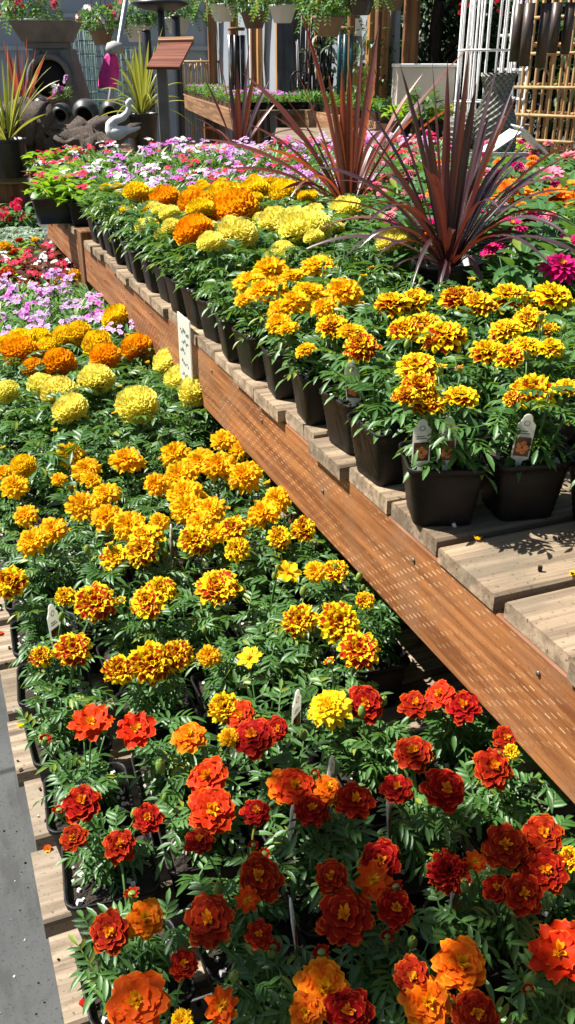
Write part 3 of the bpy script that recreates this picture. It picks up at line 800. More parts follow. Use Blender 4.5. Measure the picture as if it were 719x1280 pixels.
# ------------------------------------------------------------------ catalogued blooms: (px, py, kind, diameter px) read off the photograph
LB = """103 1003 R 56;92 1047 R 38;150 1056 R 46;185 1022 R 44;265 1012 S 70;320 1014 R 42;250 1050 R 42;325 1097 R 62;137 1165 R 56;182 1148 O 56;262 1150 R 72;310 1125 SO 36;325 1168 R 38;
230 1205 R 42;172 1252 F 82;277 1257 SO 50;228 1277 G 30;371 983 S 58;410 986 O 46;390 1012 R 50;445 1000 R 54;497 985 R 46;557 985 R 60;415 1095 R 48;477 1075 R 60;467 1100 SO 50;432 1145 R 80;495 1135 R 54;
562 1090 RC 56;595 1077 SO 32;632 1057 R 60;680 1042 R 58;682 1087 R 62;655 1117 R 56;622 1110 R 42;715 1072 B 30;405 1235 O 80;437 1264 R 66;383 1265 O 50;577 1205 O 74;515 1220 R 52;535 1252 O 74;595 1266 R 60;700 1190 SR 76;716 1170 R 40;
14 727 B 46;82 745 B 28;120 752 B 54;185 752 B 50;202 737 B 42;272 733 B 54;360 715 SY 34;52 820 B 30;92 811 B 48;150 837 B 42;190 828 B 60;222 817 B 44;262 820 G 32;312 822 SY 34;115 903 SR 54;171 912 SR 50;237 920 O 50;282 885 B 44;300 893 S 44;317 920 R 62;347 910 R 34;287 921 G 28;
260 970 S 58;352 982 O 44;395 714 G 28;420 712 B 34;375 775 B 44;425 777 B 54;450 812 B 54;457 750 B 26;413 885 Y 56;457 878 R 52;520 880 R 44;550 867 S 42;580 882 R 48;517 940 R 56;617 960 R 56;633 922 R 38;640 940 B 20;
25 440 AO 46;42 460 AO 28;75 455 AO 44;132 446 AO 40;172 435 AO 38;10 490 AY 32;52 482 AY 34;75 492 AY 46;89 512 AY 46;121 476 AY 46;172 507 AY 54;212 453 AY 44;227 474 AY 44;246 490 AY 46;30 583 AG 32;
5 590 G 26;19 607 G 38;33 645 G 34;42 676 G 42;66 662 G 38;90 569 G 38;108 587 G 38;116 600 G 26;74 599 G 20;160 575 G 44;105 632 G 44;133 617 G 38;135 646 G 44;162 657 G 44;200 652 G 28;182 672 B 44;145 697 B 40;177 688 B 42;
220 567 G 40;250 577 G 44;275 582 G 42;300 562 G 30;279 550 G 34;307 595 G 46;195 605 G 32;225 595 G 44;232 616 G 48;235 636 G 46;265 637 G 40;250 652 G 36;245 675 B 42;272 666 G 34;297 686 B 32;293 660 B 38;330 642 G 44;347 624 G 38;350 672 B 32;380 661 B 34;
82 422 AG 34;100 417 AG 34;122 430 AG 38;147 398 AG 38;27 427 AG 36;60 435 AG 30;10 432 AG 28;50 422 AG 28"""
UBL = """382 287 AY 56;365 280 AY 40;432 262 AY 34;488 302 AY 30;502 299 AY 26;397 332 G 44;430 365 G 48;388 364 G 46;370 378 G 44;417 408 B 44;440 414 G 36;452 433 B 46;382 437 G 26;492 380 B 54;518 376 B 44;508 412 B 46;532 408 B 54;556 421 B 58;576 373 B 52;598 380 B 44;637 372 B 52;692 370 B 54;665 376 B 36;
522 458 B 54;662 397 B 40;632 412 B 42;612 440 B 48;638 444 B 44;657 432 B 44;690 435 B 36;525 483 B 46;535 504 B 50;577 495 B 46;508 494 B 36;668 489 B 58;640 497 B 24;710 484 B 36;
172 242 AG 30;207 250 AO 34;245 257 AO 40;252 262 AG 30;243 290 AO 40;292 264 AO 54;282 246 AG 40;318 238 AG 36;338 240 AG 36;355 243 AG 36;265 305 AY 30;297 294 AY 44;345 278 AY 36;312 352 G 40;337 338 G 48;330 365 G 46;305 374 G 24;352 386 G 36;350 404 G 36;345 358 G 36;365 345 G 34;405 385 G 34;360 410 G 30;
640 282 ZM 32;662 275 ZM 34;617 312 ZM 26;702 334 ZM 46;708 300 ZM 24;637 243 ZO 50;618 236 ZO 34;692 252 ZO 54;708 238 ZO 40;685 222 ZP 38;605 218 ZP 30;650 214 ZP 26;580 222 ZP 26;712 200 ZP 36;668 195 ZP 24;545 245 ZO 26;720 255 ZO 40"""
TAGS_UP = [(563, 580), (665, 578), (712, 592), (483, 540), (361, 437), (404, 487), (176, 215), (189, 243)]
TAGS_LOW = [(391, 1172), (490, 1035), (548, 1140), (352, 1040), (382, 915), (72, 795), (215, 690), (418, 1000)]
def parse(s): return [(float(a), float(b), c, float(d)) for a, b, c, d in (q.split() for q in s.replace('\n', '').split(';'))]

def dominant(bl):
    cnt = {}
    for _, k, r in bl: cnt[WORD[k]] = cnt.get(WORD[k], 0)+r
    ks = sorted(cnt, key=lambda w: -cnt[w]); return ks
def lab(bl, where, plant='marigold'):
    ks = dominant(bl); n = len(bl)
    if n == 0: return f'leafy green {plant} without open blooms, {where}'
    return f'{ks[0]} {plant} with {NUM[n]} bloom{"s" if n > 1 else ""}, {where}'

# --- lower bench plants
random.seed(11)
low = []
j = 0; y = .40
while y < 2.72:
    for i in range(5):
        p = Vector((.092+.119*i+rr(-.007, .007), y+rr(-.012, .012)+.006*i, LOW))
        q = proj(p+Vector((0, 0, .15)))
        if q[0] > -60 and q[1] < 1370 and q[0] < 790: low.append(dict(p=p, i=i, j=j, b=[], tags=[]))
    y += .133; j += 1
def assign(cat_list, plants, zb, H):
    for px, py, k, d in cat_list:
        z = zb+H+random.uniform(-.008, .012)+(.02 if k[0] == 'A' else 0)
        w = at(px, py, z)
        best = min(plants, key=lambda c: (c['p'].x-w.x)**2+(c['p'].y-w.y)**2+(1e3 if len(c['b']) > 6 else 0))
        r = d/2*mpp(w)*(1.07 if k in 'RSOF' else 1.15)
        if k[0] == 'A': r *= .93 if zb < .8 else 1.08
        if k[0] == 'Z': r *= 1.2
        best['b'].append((w, k, r))
assign(parse(LB), low, LOW, .195)
rows_seen = sorted({c['j'] for c in low})
low = [c for c in low if c['b'] or not (c['i'] == 4 and c['p'].y < 1.9)]
for c in low:
    fam = 'african' if sum(1 for b in c['b'] if b[1][0] == 'A')*2 > len(c['b']) and c['b'] else 'marigold'
    if c['j'] >= 11: fam = 'african'
    c['fam'] = fam
    rw = ORD[rows_seen.index(c['j'])+1]; cl = ORD[c['i']+1]
    where = f'{cl} from the path in {rw} row, lower bench'
    c['o'] = potted(c['p'], fam, lab(c['b'], where), 'marigold', 'potted marigolds on the lower bench', c['b'], fs=rr(.92, 1.08)*(1.12 if fam == 'african' else 1)*(.86 if c['i'] == 0 else 1)*(1 if c['b'] else .85), buds=random.choice((0, 1, 2, 3)), rot=rr(-.1, .1)+(-.06))
# --- raised bench marigolds and the rest
random.seed(21)
upp = [dict(p=Vector((.622, .99, UPR)), i=0, j=0, rot=-.34), dict(p=Vector((.735, .965, UPR)), i=1, j=0, rot=-.2), dict(p=Vector((.825, .87, UPR)), i=2, j=0, rot=-.1)]
COLS = 18
j = 1; y = 1.135
while y < 5.6:
    for i in range(COLS):
        x = .628+.124*i
        if x > 2.68: continue
        if UB_END-.16 < y < UB_END+.16 and i == 0: continue
        p = Vector((x+rr(-.008, .008), y+rr(-.01, .01), UPR))
        q = proj(p+Vector((0, 0, .16)))
        if y > 4.5: continue
        if -20 < q[0] < 770 and q[1] < 900: upp.append(dict(p=p, i=i, j=j, rot=rr(-.15, .15)))
    y += .140; j += 1
for c in upp: c['b'] = []
# clear a place for the big potted cordylines
BIG = at(560, 330, UPR+.17); MIDC = at(437, 262, UPR+.15); SML = at(300, 196, UPR+.14); CRT = atD(628, 190, 4.1)
def near(c, P, r): return (c['p'].x-P.x)**2+(c['p'].y-P.y)**2 < r*r
upp = [c for c in upp if not near(c, BIG, .155) and not near(c, CRT, .22) and not near(c, MIDC, .11) and not near(c, SML, .11)]
def zone(px, py):
    """which crop stands where on the raised bench (by where it appears from the path)"""
    if px > 600 and py < 345 and py > 228: return 'Z'
    if px > 480 and py <= 345 and py > 212: return 'Z'
    if py > 325: return 'M'
    if px < 470 and py > 236: return 'A'
    if py <= 236 or px < 220: return 'D'
    return 'A'
for c in upp:
    q = proj(c['p']+Vector((0, 0, .19))); c['q'] = q; c['z'] = zone(q[0], q[1])
marg = [c for c in upp if c['z'] in 'MA']; zin = [c for c in upp if c['z'] == 'Z']
cat = parse(UBL)
assign([b for b in cat if b[2][0] != 'Z'], marg, UPR, .185)
assign([b for b in cat if b[2][0] == 'Z'], zin, UPR, .22)
# hidden or uncatalogued ones further in still flower
def scatter(c, kinds, n, r, H, spread=.05):
    for k in range(n):
        a = rr(0, 6.28); d = spread*math.sqrt(random.random())
        c['b'].append((Vector((c['p'].x+d*math.cos(a), c['p'].y+d*math.sin(a), UPR+H+rr(-.035, .03) if c['p'].z > .7 else LOW+H+rr(-.035, .03))), random.choice(kinds), r*rr(.65, 1.15)))
for c in upp:
    rw = ORD[c['j']+1]; cl = ORD[c['i']+1]
    where = f'{cl} from the beam in {rw} row, raised bench'
    px, py, _ = c['q']; g = 'potted flowers on the raised bench'
    if c['z'] in 'MA':
        if not c['b'] and (px > 640 or py < 330) and c['z'] == 'A' and px < 420: scatter(c, ['AG'] if py < 262 else ['AY'], 2, .028, .19)
        if not c['b'] and c['z'] == 'M' and px > 300: scatter(c, ['B'] if px > 470 else ['G'], random.choice((0, 1)), .022, .175)
        fam = 'african' if c['z'] == 'A' else 'marigold'
        potted(c['p'], fam, lab(c['b'], where), 'marigold', g, c['b'], fs=1.18 if fam == 'marigold' else 1.08, buds=random.choice((0, 1, 2)), rot=c['rot'])
    elif c['z'] == 'Z':
        if not c['b']: scatter(c, ['ZM', 'ZP', 'ZO'], random.choice((1, 1, 2)), .027, .235)
        potted(c['p'], 'zinnia', lab(c['b'], where, 'zinnia'), 'zinnia', g, c['b'], fs=1.0, name='potted_zinnia', rot=c['rot'])
    else:
        if px < 130: ks = random.choice((['DW'], ['DR', 'DM'], ['DR'], ['DW', 'DR']))
        elif px < 250: ks = random.choice((['DM'], ['DL'], ['DL', 'DM'], ['DW'], ['DR', 'DW'], ['DW', 'DM']))
        elif px > 480: ks = random.choice((['ZP'], ['DR'], ['DL'], ['ZM']))
        else: ks = random.choice((['DL'], ['DL'], ['DL', 'DM'], ['DM'], ['DR', 'DL'], ['DR'], ['DM', 'DL']))
        fol = 'begonia' if px < 110 else 'dianthus'
        tall = 1.3 if py < 205 and fol == 'dianthus' else 1.0
        scatter(c, ks, random.choice((3, 4, 5)) if ks[0][0] == 'D' else 2, .027, .195*(1.22 if tall > 1 else 1) if fol == 'dianthus' else .165, .09)
        potted(c['p'], 'small', lab(c['b'], where, 'begonia' if fol == 'begonia' else 'dianthus'), 'flower', g, c['b'], fol=fol, fs=tall, name='potted_bedding_flower', rot=c['rot'])
# --- lower bench, beyond the marigolds
random.seed(33)
y = 2.78; j = len(rows_seen)
while y < 6.0:
    for i in range(5):
        p = Vector((.085+.121*i+rr(-.01, .01), y+rr(-.01, .01), LOW)); q = proj(p+Vector((0, 0, .15)))
        if q[0] < -25: continue
        c = dict(p=p, b=[]); where = f'{ORD[i+1]} from the path in {ORD[j+1]} row, lower bench'
        nm = 'potted_bedding_flower'
        if y < 3.75: fol = 'dianthus'; scatter(c, random.choice((['DL'], ['DL', 'DM'], ['DL'])), random.choice((3, 4, 5)), .030, .195, .085); w = 'dianthus'
        elif y < 4.75:
            fol = random.choice(('bronze', 'begonia', 'bronze')); scatter(c, random.choice((['DR'], ['DR', 'R'], ['DR', 'DW'], ['DR'], ['DW'], ['G'])), 4, .030, .165, .07); w = 'begonia'
        elif y < 5.2: fol = 'dusty'; w = 'dusty miller'
        else: fol = 'celosia'; scatter(c, ['CR'], 2, .035, .22, .05); w = 'celosia'
        potted(p, 'small', lab(c['b'], where, w) if w != 'dusty miller' else f'silvery grey leafed dusty miller, {where}', 'flower', 'potted flowers on the lower bench', c['b'], fol=fol, fs=1.1, name=nm)
    y += .145; j += 1

# --- plant tags
def put_tag(px, py, z, plants):
    w = at(px, py, z+.03)
    c = min(plants, key=lambda c: (c['p'].x-w.x)**2+(c['p'].y-w.y)**2)
    return w, c
roots = [o for o in COL.objects if o.name.startswith('potted_') and o.parent is None]
def tagit(px, py, zs, yaw=None):
    w = at(px, py, zs+.025)
    o = min(roots, key=lambda o: (o.location-w).length)
    l = Vector((w.x, w.y, zs))-o.location; l.rotate(Matrix.Rotation(-o.rotation_euler.z, 3, 'Z'))
    l.x = max(-.038, min(.038, l.x)); l.y = max(-.038, min(.038, l.y))
    if zs > .9: l.y = -.041; l.z += .012
    link('plant_tag', TAG, o, l, (rr(.1, .22) if zs > .9 else rr(-.15, .05), rr(-.1, .1), (-YAW+rr(-.3, .3) if yaw is None else yaw)-o.rotation_euler.z), 1.12 if zs > .9 else 1.3)
for px, py in TAGS_UP: tagit(px, py, UPR+SOIL_H+.004)
for px, py in TAGS_LOW: tagit(px, py, LOW+SOIL_H+.035, rr(.7, 1.2))

# ------------------------------------------------------------------ strappy plants
def strap(mb, base, tip, w, sag, rnd, up0=.5, nseg=12, fold=.35, twist=0, taper=1.0):
    """sword leaf: quadratic from base to tip; up0 lifts the middle"""
    mid = base.lerp(tip, .45)+Vector((0, 0, up0))
    pts = []
    for i in range(nseg+1):
        v = i/nseg
        pts.append(base*(1-v)**2+mid*(2*v*(1-v))+tip*v*v)
    rows = []
    for i, p in enumerate(pts):
        v = i/nseg; d = (pts[min(i+1, nseg)]-pts[max(0, i-1)]).normalized()
        side = d.cross(UP)
        side = side.normalized() if side.length > .08 else RIGHT.copy()
        if twist: side = Matrix.Rotation(twist*v, 3, d) @ side
        n = side.cross(d).normalized()
        ww = w*(.5+.5*math.sin(min(1, v*2.2)*PI/2))*(1-max(0, (v-.58)/.42)**1.7)+.0004
        rows.append([p-side*ww*.5+n*ww*fold*.5, p-side*ww*.2+n*ww*.1, p, p+side*ww*.2+n*ww*.1, p+side*ww*.5+n*ww*fold*.5])
    mb.grid(rows, rn=(rnd, 0))
def round_pot(root, r, h, mat='black_plastic'):
    mb = MB(); mb.lathe([(r*.72, 0), (r*.74, .003), (r*.95, h-.02), (r*.96, h-.018), (r, h-.016), (r*1.02, h), (r*.96, h), (r*.93, h-.03)], 32)
    build('pot', mb, mat, root)
    mb = MB(); mb.lathe([(r*.93, h-.03), (r*.5, h-.026), (0, h-.022)], 20); build('soil', mb, 'soil', root)
def spiky(loc, r, h, tips, auto, wid, mat, label, cat, name, lift=(.05, .15), ln=(.3, .5), matpot='black_plastic', pot=True):
    root = thing(name, loc, label, cat, 'potted spiky leaved plants')
    if pot: round_pot(root, r, h, matpot)
    c = Vector((0, 0, h-.02)); 
    for tx in tips:
        px, py, dd = tx[:3]; ups = tx[3] if len(tx) > 3 else rr(*lift)
        f = root.location.dot(FWD)+dd
        w = (atD(px, py, f)-root.location-c)*1.05+c
        mb = MB(); a = Vector((w.x, w.y, 0)); a = a.normalized()*.012 if a.length > 0 else a
        strap(mb, c+a, w, wid*rr(.8, 1.15), 0, random.random(), ups, twist=rr(-.8, .8))
        build('leaf', mb, mat, root)
    for k in range(auto):
        az = rr(0, 6.28); el = rr(.15, 1.45); L = rr(*ln)
        w = c+Vector((math.cos(az)*math.cos(el), math.sin(az)*math.cos(el), math.sin(el)))*L
        if el < .8: w.z -= rr(0, .16)*min(1, L/.3)
        mb = MB(); strap(mb, c+Vector((math.cos(az), math.sin(az), 0))*.012, w, wid*rr(.7, 1.1), 0, random.random(), rr(*lift)*(1.5-el*.8), twist=rr(-.6, .6))
        build('leaf', mb, mat, root)
    # cane
    mb = MB(); mb.tube([c, c+Vector((0, 0, .03)), c+Vector((0, 0, .07))], [.016, .014, .006], 8); build('stem', mb, 'bark', root)
    return root
random.seed(5)
spiky(Vector((BIG.x, BIG.y, UPR)), .080, .18,
      [(541, 82, .05, .02), (560, 88, .0, .02), (504, 95, -.04, .05), (487, 128, .0, .05), (603, 168, .0, .02), (624, 80, .08, .05), (638, 120, .1, .04), (667, 138, .1, .05), (719, 182, -.02, .10), (735, 190, .15, .1), (722, 292, -.15, .16), (703, 235, -.1, .14),
       (452, 388, -.10, .12), (366, 326, .05, .12), (395, 215, .1, .12), (440, 170, .1, .1), (455, 135, .1, .08), (420, 232, -.05, .12), (548, 375, -.17, .09), (556, 378, -.16, .10), (660, 300, -.1, .08), (473, 325, -.12, .1),
       (575, 100, .1, .02), (520, 115, .1, .02), (590, 130, -.05, .03), (535, 150, -.08, .02), (480, 200, -.1, .06), (655, 185, -.05, .06), (690, 210, .1, .08), (610, 150, .15, .02)], 38, .0175,
      'cordyline_leaf', 'large dark purple brown spiky cordyline in round black pot on the raised bench', 'spiky plant', 'potted_cordyline', lift=(.08, .16), ln=(.26, .46))
spiky(Vector((MIDC.x, MIDC.y, UPR)), .075, .16,
      [(400, 85, .0, .02), (375, 98, .05, .04), (453, 62, .05, .0), (473, 40, .1, .02), (428, 92, .0, .02), (470, 95, -.05, .0), (377, 20, .15, .1), (262, 178, .1, .10), (285, 215, .0, .1), (310, 100, .2, .1), (525, 100, .1, .08), (560, 92, .2, .08), (590, 60, .2, .1),
       (345, 150, .1, .1), (500, 150, .0, .06), (330, 190, -.1, .1), (515, 220, -.1, .1), (355, 240, -.12, .1)], 24, .023,
      'cordyline_red_leaf', 'glowing red brown spiky cordyline behind the largest one, sun shining through its leaves', 'spiky plant', 'potted_cordyline', lift=(.08, .16), ln=(.28, .5))
spiky(Vector((SML.x, SML.y, UPR)), .07, .15,
      [(273, 60, .0, .02), (312, 62, .1, .02), (258, 102, .0, .03), (335, 105, .1, .05), (297, 85, -.1, .01), (287, 95, .1, .01), (318, 90, -.1, .01), (345, 130, .1, .05), (245, 150, 0, .08)], 6, .028,
      'cordyline_leaf', 'purple spiky cordyline among the lilac flowers, farthest from the path', 'spiky plant', 'potted_cordyline', ln=(.3, .5))

# ------------------------------------------------------------------ price card stuck beside the beam
pb = atX(233, 462, BX-.014)
root = thing('price_card', (pb.x, pb.y, LOW+.10), 'tall cream price card leaning on the beam above the lemon yellow marigolds', 'sign')
root.rotation_euler = (0, 0, 0)
hgt = atX(226, 392, BX-.014).z-(LOW+.10)
mb = MB(); M = Matrix.Rotation(.0, 4, 'X')
mb.box((-.0015, -.055, 0), (.0015, .05, hgt), M=None)
build('card', mb, 'tag_white', root, False)
mb = MB()
for k, (z, y0, y1) in enumerate([(.86, .03, -.035), (.78, .02, -.03), (.70, .035, -.01), (.60, .025, -.03), (.50, .03, -.02)]):
    a = y0
    while a > y1:
        b = a-rr(.006, .012); zz = z*hgt+rr(-.004, .004)
        mb.box((-.0022, b, zz), (-.0016, a-.001, zz+rr(.002, .009)), M=None); a = b-.003
build('handwriting', mb, 'tag_ink', root, False)

# ================================================================== BACKGROUND
random.seed(91)
def px_box(mb, px0, px1, py0, py1, D, depth, mi=0, bev=0):
    """upright box facing the path, spanning those image columns at distance D"""
    a = atD(px0, py1, D); b = atD(px1, py1, D); top = atD((px0+px1)/2, py0, D).z
    M = Matrix(((RIGHT.x, FWD.x, 0, a.x), (RIGHT.y, FWD.y, 0, a.y), (0, 0, 1, 0), (0, 0, 0, 1)))
    w = (b-a).dot(RIGHT)
    mb.box((0, 0, a.z), (w, depth, top), M=M, mi=mi, bev=bev)
def frame(p):   # matrix: local x = to the right as seen from the path, y = away
    return Matrix(((RIGHT.x, FWD.x, 0, p.x), (RIGHT.y, FWD.y, 0, p.y), (0, 0, 1, p.z), (0, 0, 0, 1)))
def oriented(root): root.rotation_euler = (0, 0, -YAW); return root

# --- display bench that carries the fountain, driftwood and statue
p = atD(70, 160, 6.9); DT = .88
dbn = oriented(thing('display_bench', (p.x, p.y, 0), 'dark wooden display bench under the fountain at the back left', 'bench'))
mb = MB(); mb.box((-1.6, -1.5, DT-.04), (1.5, .9, DT), bev=.004); build('top_boards', mb, 'wood_slat', dbn, False)
for x in (-1.5, 1.3):
    for y in (-1.3, .7):
        mb = MB(); mb.box((x, y, 0), (x+.09, y+.09, DT-.041), bev=.004); build('leg', mb, 'wood_post', dbn, False)
mb = MB(); mb.box((-1.55, -1.46, DT-.2), (1.4, -1.42, DT-.0415), bev=.004); build('apron', mb, 'wood_post', dbn, False)

# --- fountain
D = 6.9; s = D/FPX*1.0/ (ray(74, 90)[1])     # metres per pixel there
base = atD(78, 150, D); base.z = DT
ft = oriented(thing('garden_fountain', base, 'dark stone garden fountain with flared square bowl, round niche and four jars', 'fountain'))
zt = lambda py: atD(74, py, D).z-DT
def sqrow(hw, z, hd=None): hd = hd or hw; return [Vector((-hw, -hd, z)), Vector((hw, -hd, z)), Vector((hw, hd, z)), Vector((-hw, hd, z))]
def frustum(mb, lv, cap=True):
    b = mb.grid([sqrow(h, z) for h, z in lv], closed=True)
    if cap:
        mb.face([b+3-k for k in range(4)]); e = b+(len(lv)-1)*4; mb.face([e+k for k in range(4)])
hw = lambda d: d/2*s*.86
mb = MB(); frustum(mb, [(hw(60), zt(53)), (hw(84), zt(29)), (hw(86), zt(28)), (hw(86), zt(27)), (hw(78), zt(27)), (hw(58), zt(40))]); mb.xform(Matrix.Translation((-.04, 0, 0))); build('bowl', mb, 'stone', ft, False)
mb = MB(); frustum(mb, [(hw(54), zt(61)), (hw(54), zt(53)-.002)]); mb.xform(Matrix.Translation((-.04, 0, 0))); build('collar', mb, 'stone', ft, False)
mb = MB(); frustum(mb, [(hw(92), 0), (hw(80), zt(130)), (hw(50), zt(61)-.002)]); build('body', mb, 'stone', ft, False)
# corner fins
for sg in (-1, 1):
    mb = MB()
    x0, x1 = sg*hw(96), sg*hw(54)
    rows = []
    for v in (0, .5, 1):
        x = x0*(1-v)+x1*v; z = .0+(zt(61)-.01)*v; yb = -hw(93)*(1-v)-hw(52)*v-.03
        w = .06
        rows.append([Vector((x-sg*w, yb, z)), Vector((x+sg*.01, yb, z)), Vector((x+sg*.01, yb+.09, z)), Vector((x-sg*w, yb+.09, z))])
    b = mb.grid(rows, closed=True); mb.face([b+3-k for k in range(4)]); mb.face([b+8+k for k in range(4)])
    build('corner_fin', mb, 'stone', ft, False)
ny = -hw(72)-.01
tilt = math.atan2(hw(92)/1-hw(50), zt(61))
Mn = Matrix.Translation((-.01, -hw(66)-.025, zt(98))) @ Matrix.Rotation(PI/2-tilt*.9, 4, 'X')
mb = MB(); ro = 27*s; ri = 21*s
mb.lathe([(ro, -.02), (ro, .03), (ro*.95, .04), (ri*1.05, .04), (ri, .03), (ri, .0)], 36, M=Mn); build('niche_ring', mb, 'stone', ft)
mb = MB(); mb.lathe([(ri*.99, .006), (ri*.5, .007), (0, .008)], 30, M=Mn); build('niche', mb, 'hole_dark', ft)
nf = oriented(thing('potted_bedding_flower', atD(76, 112, D-.33), 'mauve and white flowers in the round niche of the fountain', 'flower'))
for k in range(7):
    link('bloom', random.choice(BL[random.choice(('DM', 'DW', 'DM'))]), nf, (rr(-.06, .07), rr(-.01, .0), rr(-.03, .08)), (R(60), 0, rr(0, 6)), .032)
link('foliage', FOL['dianthus'][0], nf, (0, .03, -.07), None, (.9, .3, .9))
for k, (jx, jy, jr) in enumerate([(51, 133, 10), (77, 143, 12.5), (107, 143, 17), (139, 140, 13)]):
    P = atD(jx, jy, D-.52); r = jr*s*.93
    jo = link('water_jar', None, None, (P.x, P.y, P.z), (0, 0, -YAW), label=['small dark jar at left of the fountain foot, mouth forward', 'dark jar second from left at the fountain foot', 'largest dark jar at the fountain foot, mouth facing forward', 'dark jar right of the fountain foot beside the leaning pole'][k], cat='jar', group='jars at the fountain foot')
    M = Matrix.Rotation(PI/2+.25, 4, 'X')
    mb = MB(); mb.lathe([(0, -1.5*r), (.5*r, -1.45*r), (.85*r, -1.0*r), (r, -.45*r), (.95*r, -.05*r), (.72*r, .22*r), (.66*r, .30*r), (.74*r, .40*r), (.72*r, .44*r), (.60*r, .42*r), (.55*r, .2*r), (.6*r, -.2*r), (.5*r, -.6*r), (0, -.7*r)], 28, M=M); build('jar_body', mb, 'jar_glaze', jo)
    mb = MB(); mb.lathe([(.58*r, -.25*r), (.3*r, -.26*r), (0, -.27*r)], 20, M=M); build('jar_inside', mb, 'hole_dark', jo)
# --- driftwood
mb = MB()
def log(pts, rads, nn=12, seed=0):
    t = MB(); 
    P = []; Rd = []
    for i in range(len(pts)-1):
        for q in range(6):
            v = q/6; P.append(Vector(pts[i]).lerp(Vector(pts[i+1]), v)+Vector((rr(-.01, .01), rr(-.01, .01), rr(-.012, .012)))); Rd.append(rads[i]*(1-v)+rads[i+1]*v)
    P.append(Vector(pts[-1])); Rd.append(rads[-1]); t.tube(P, Rd, 26)
    for i, p in enumerate(t.v):
        k = noise.noise(Vector(p)*7+Vector((seed, 0, 0)))*.06+noise.noise(Vector((p.x*14, p.y*40, p.z*40)))*.035
        t.v[i] = p+Vector((k, k*.3, k))
    b = len(mb.v); mb.v += t.v
    for f, uv, rn in zip(t.f, t.uv, t.rn): mb.face([b+i for i in f], uv, rn)
Dd = 5.7; O = atD(60, 190, Dd)
def L(px, py, d=0): return atD(px, py, Dd+d)-O
log([L(-40, 200), L(10, 165), L(40, 160), L(70, 172), L(110, 178), L(170, 168)], [.16, .17, .12, .08, .06, .02], seed=1)
log([L(-30, 165, .1), L(15, 148, .05), L(45, 150), L(75, 168), L(120, 160, .1), L(165, 152, .15)], [.10, .09, .08, .06, .05, .015], seed=2)
log([L(20, 215), L(35, 180), L(50, 158, -.05), L(30, 138)], [.14, .10, .06, .02], seed=3)
log([L(0, 215, -.1), L(15, 190, -.1), L(-5, 165, -.1), L(5, 140)], [.12, .10, .06, .02], seed=4)
log([L(45, 175, -.05), L(85, 182, -.1), L(125, 176, -.1)], [.04, .035, .012], seed=5)
dw = build('driftwood', mb, 'driftwood', loc=O, label='large gnarled grey brown driftwood stump lying below the fountain', cat='driftwood')
# --- white bird statue
D = 5.3; O = atD(148, 176, D)
st = link('bird_statue', None, None, O, label='small white stone bird statue with raised neck beside the driftwood', cat='statue')
mb = MB(); P = [(176, 159), (168, 162), (158, 163), (148, 166), (140, 165), (139, 156), (145, 150), (154, 147), (160, 141), (162, 134), (161, 129), (163, 126), (168, 129)]
Rr = [1, 2.5, 4.5, 7.5, 7, 5.5, 4.5, 3.8, 3.0, 2.5, 3.2, 3.0, .8]
sm_ = D/FPX*1.08
pts = [atD(a, b, D)-O for a, b in P]
pp = []; rq = []
for i in range(len(pts)-1):
    for q in range(4):
        v = q/4; pp.append(pts[i].lerp(pts[i+1], v)); rq.append((Rr[i]*(1-v)+Rr[i+1]*v)*sm_)
pp.append(pts[-1]); rq.append(Rr[-1]*sm_); mb.tube(pp, rq, 14); build('figure', mb, 'white_stone', st)

# --- spiky grasses at the back
p = atD(180, 168, 5.9); p.z = DT
spiky(p, .095, atD(180, 141, 5.9).z-DT, [(165, 62, 0, .02), (175, 45, .1, .02), (186, 55, -.1, .02), (194, 60, 0, .03), (203, 38, .05, .04), (152, 90, -.1, .08), (140, 100, 0, .1), (148, 122, -.1, .1), (206, 100, -.1, .08), (210, 118, .1, .1), (130, 130, .1, .1), (160, 110, .1, .05), (198, 90, .1, .05), (178, 70, 0, 0), (188, 78, .1, 0)], 20, .022,
      'grassy_yellow_leaf', 'yellow green striped strappy plant in round black pot beside the white bird statue', 'spiky plant', 'potted_spiky_grass', ln=(.2, .42))
p = atD(8, 165, 5.4); p.z = DT
spiky(p, .11, .20, [(58, 68, 0, .06), (62, 88, .0, .1), (35, 75, 0, .03), (10, 60, 0, .0), (20, 72, .1, .0), (45, 95, .1, .05), (3, 78, 0, 0), (28, 98, -.1, .05), (72, 104, 0, .12), (15, 90, 0, 0)], 30, .017,
      'grassy_yellow_leaf', 'tall yellow green spiky plant at the far left edge behind the driftwood', 'spiky plant', 'potted_spiky_grass', ln=(.25, .5))
p = atD(28, 160, 6.5); p.z = DT
spiky(p, .10, .2, [(22, 55, 0, .0), (34, 50, 0, .0), (45, 62, 0, .0), (12, 65, 0, 0), (40, 75, 0, 0), (28, 60, 0, 0), (50, 80, 0, .02), (18, 80, 0, .02)], 14, .028,
      'grassy_red_leaf', 'dull red strappy plant behind the yellow green one at far left', 'spiky plant', 'potted_spiky_grass', ln=(.3, .55))

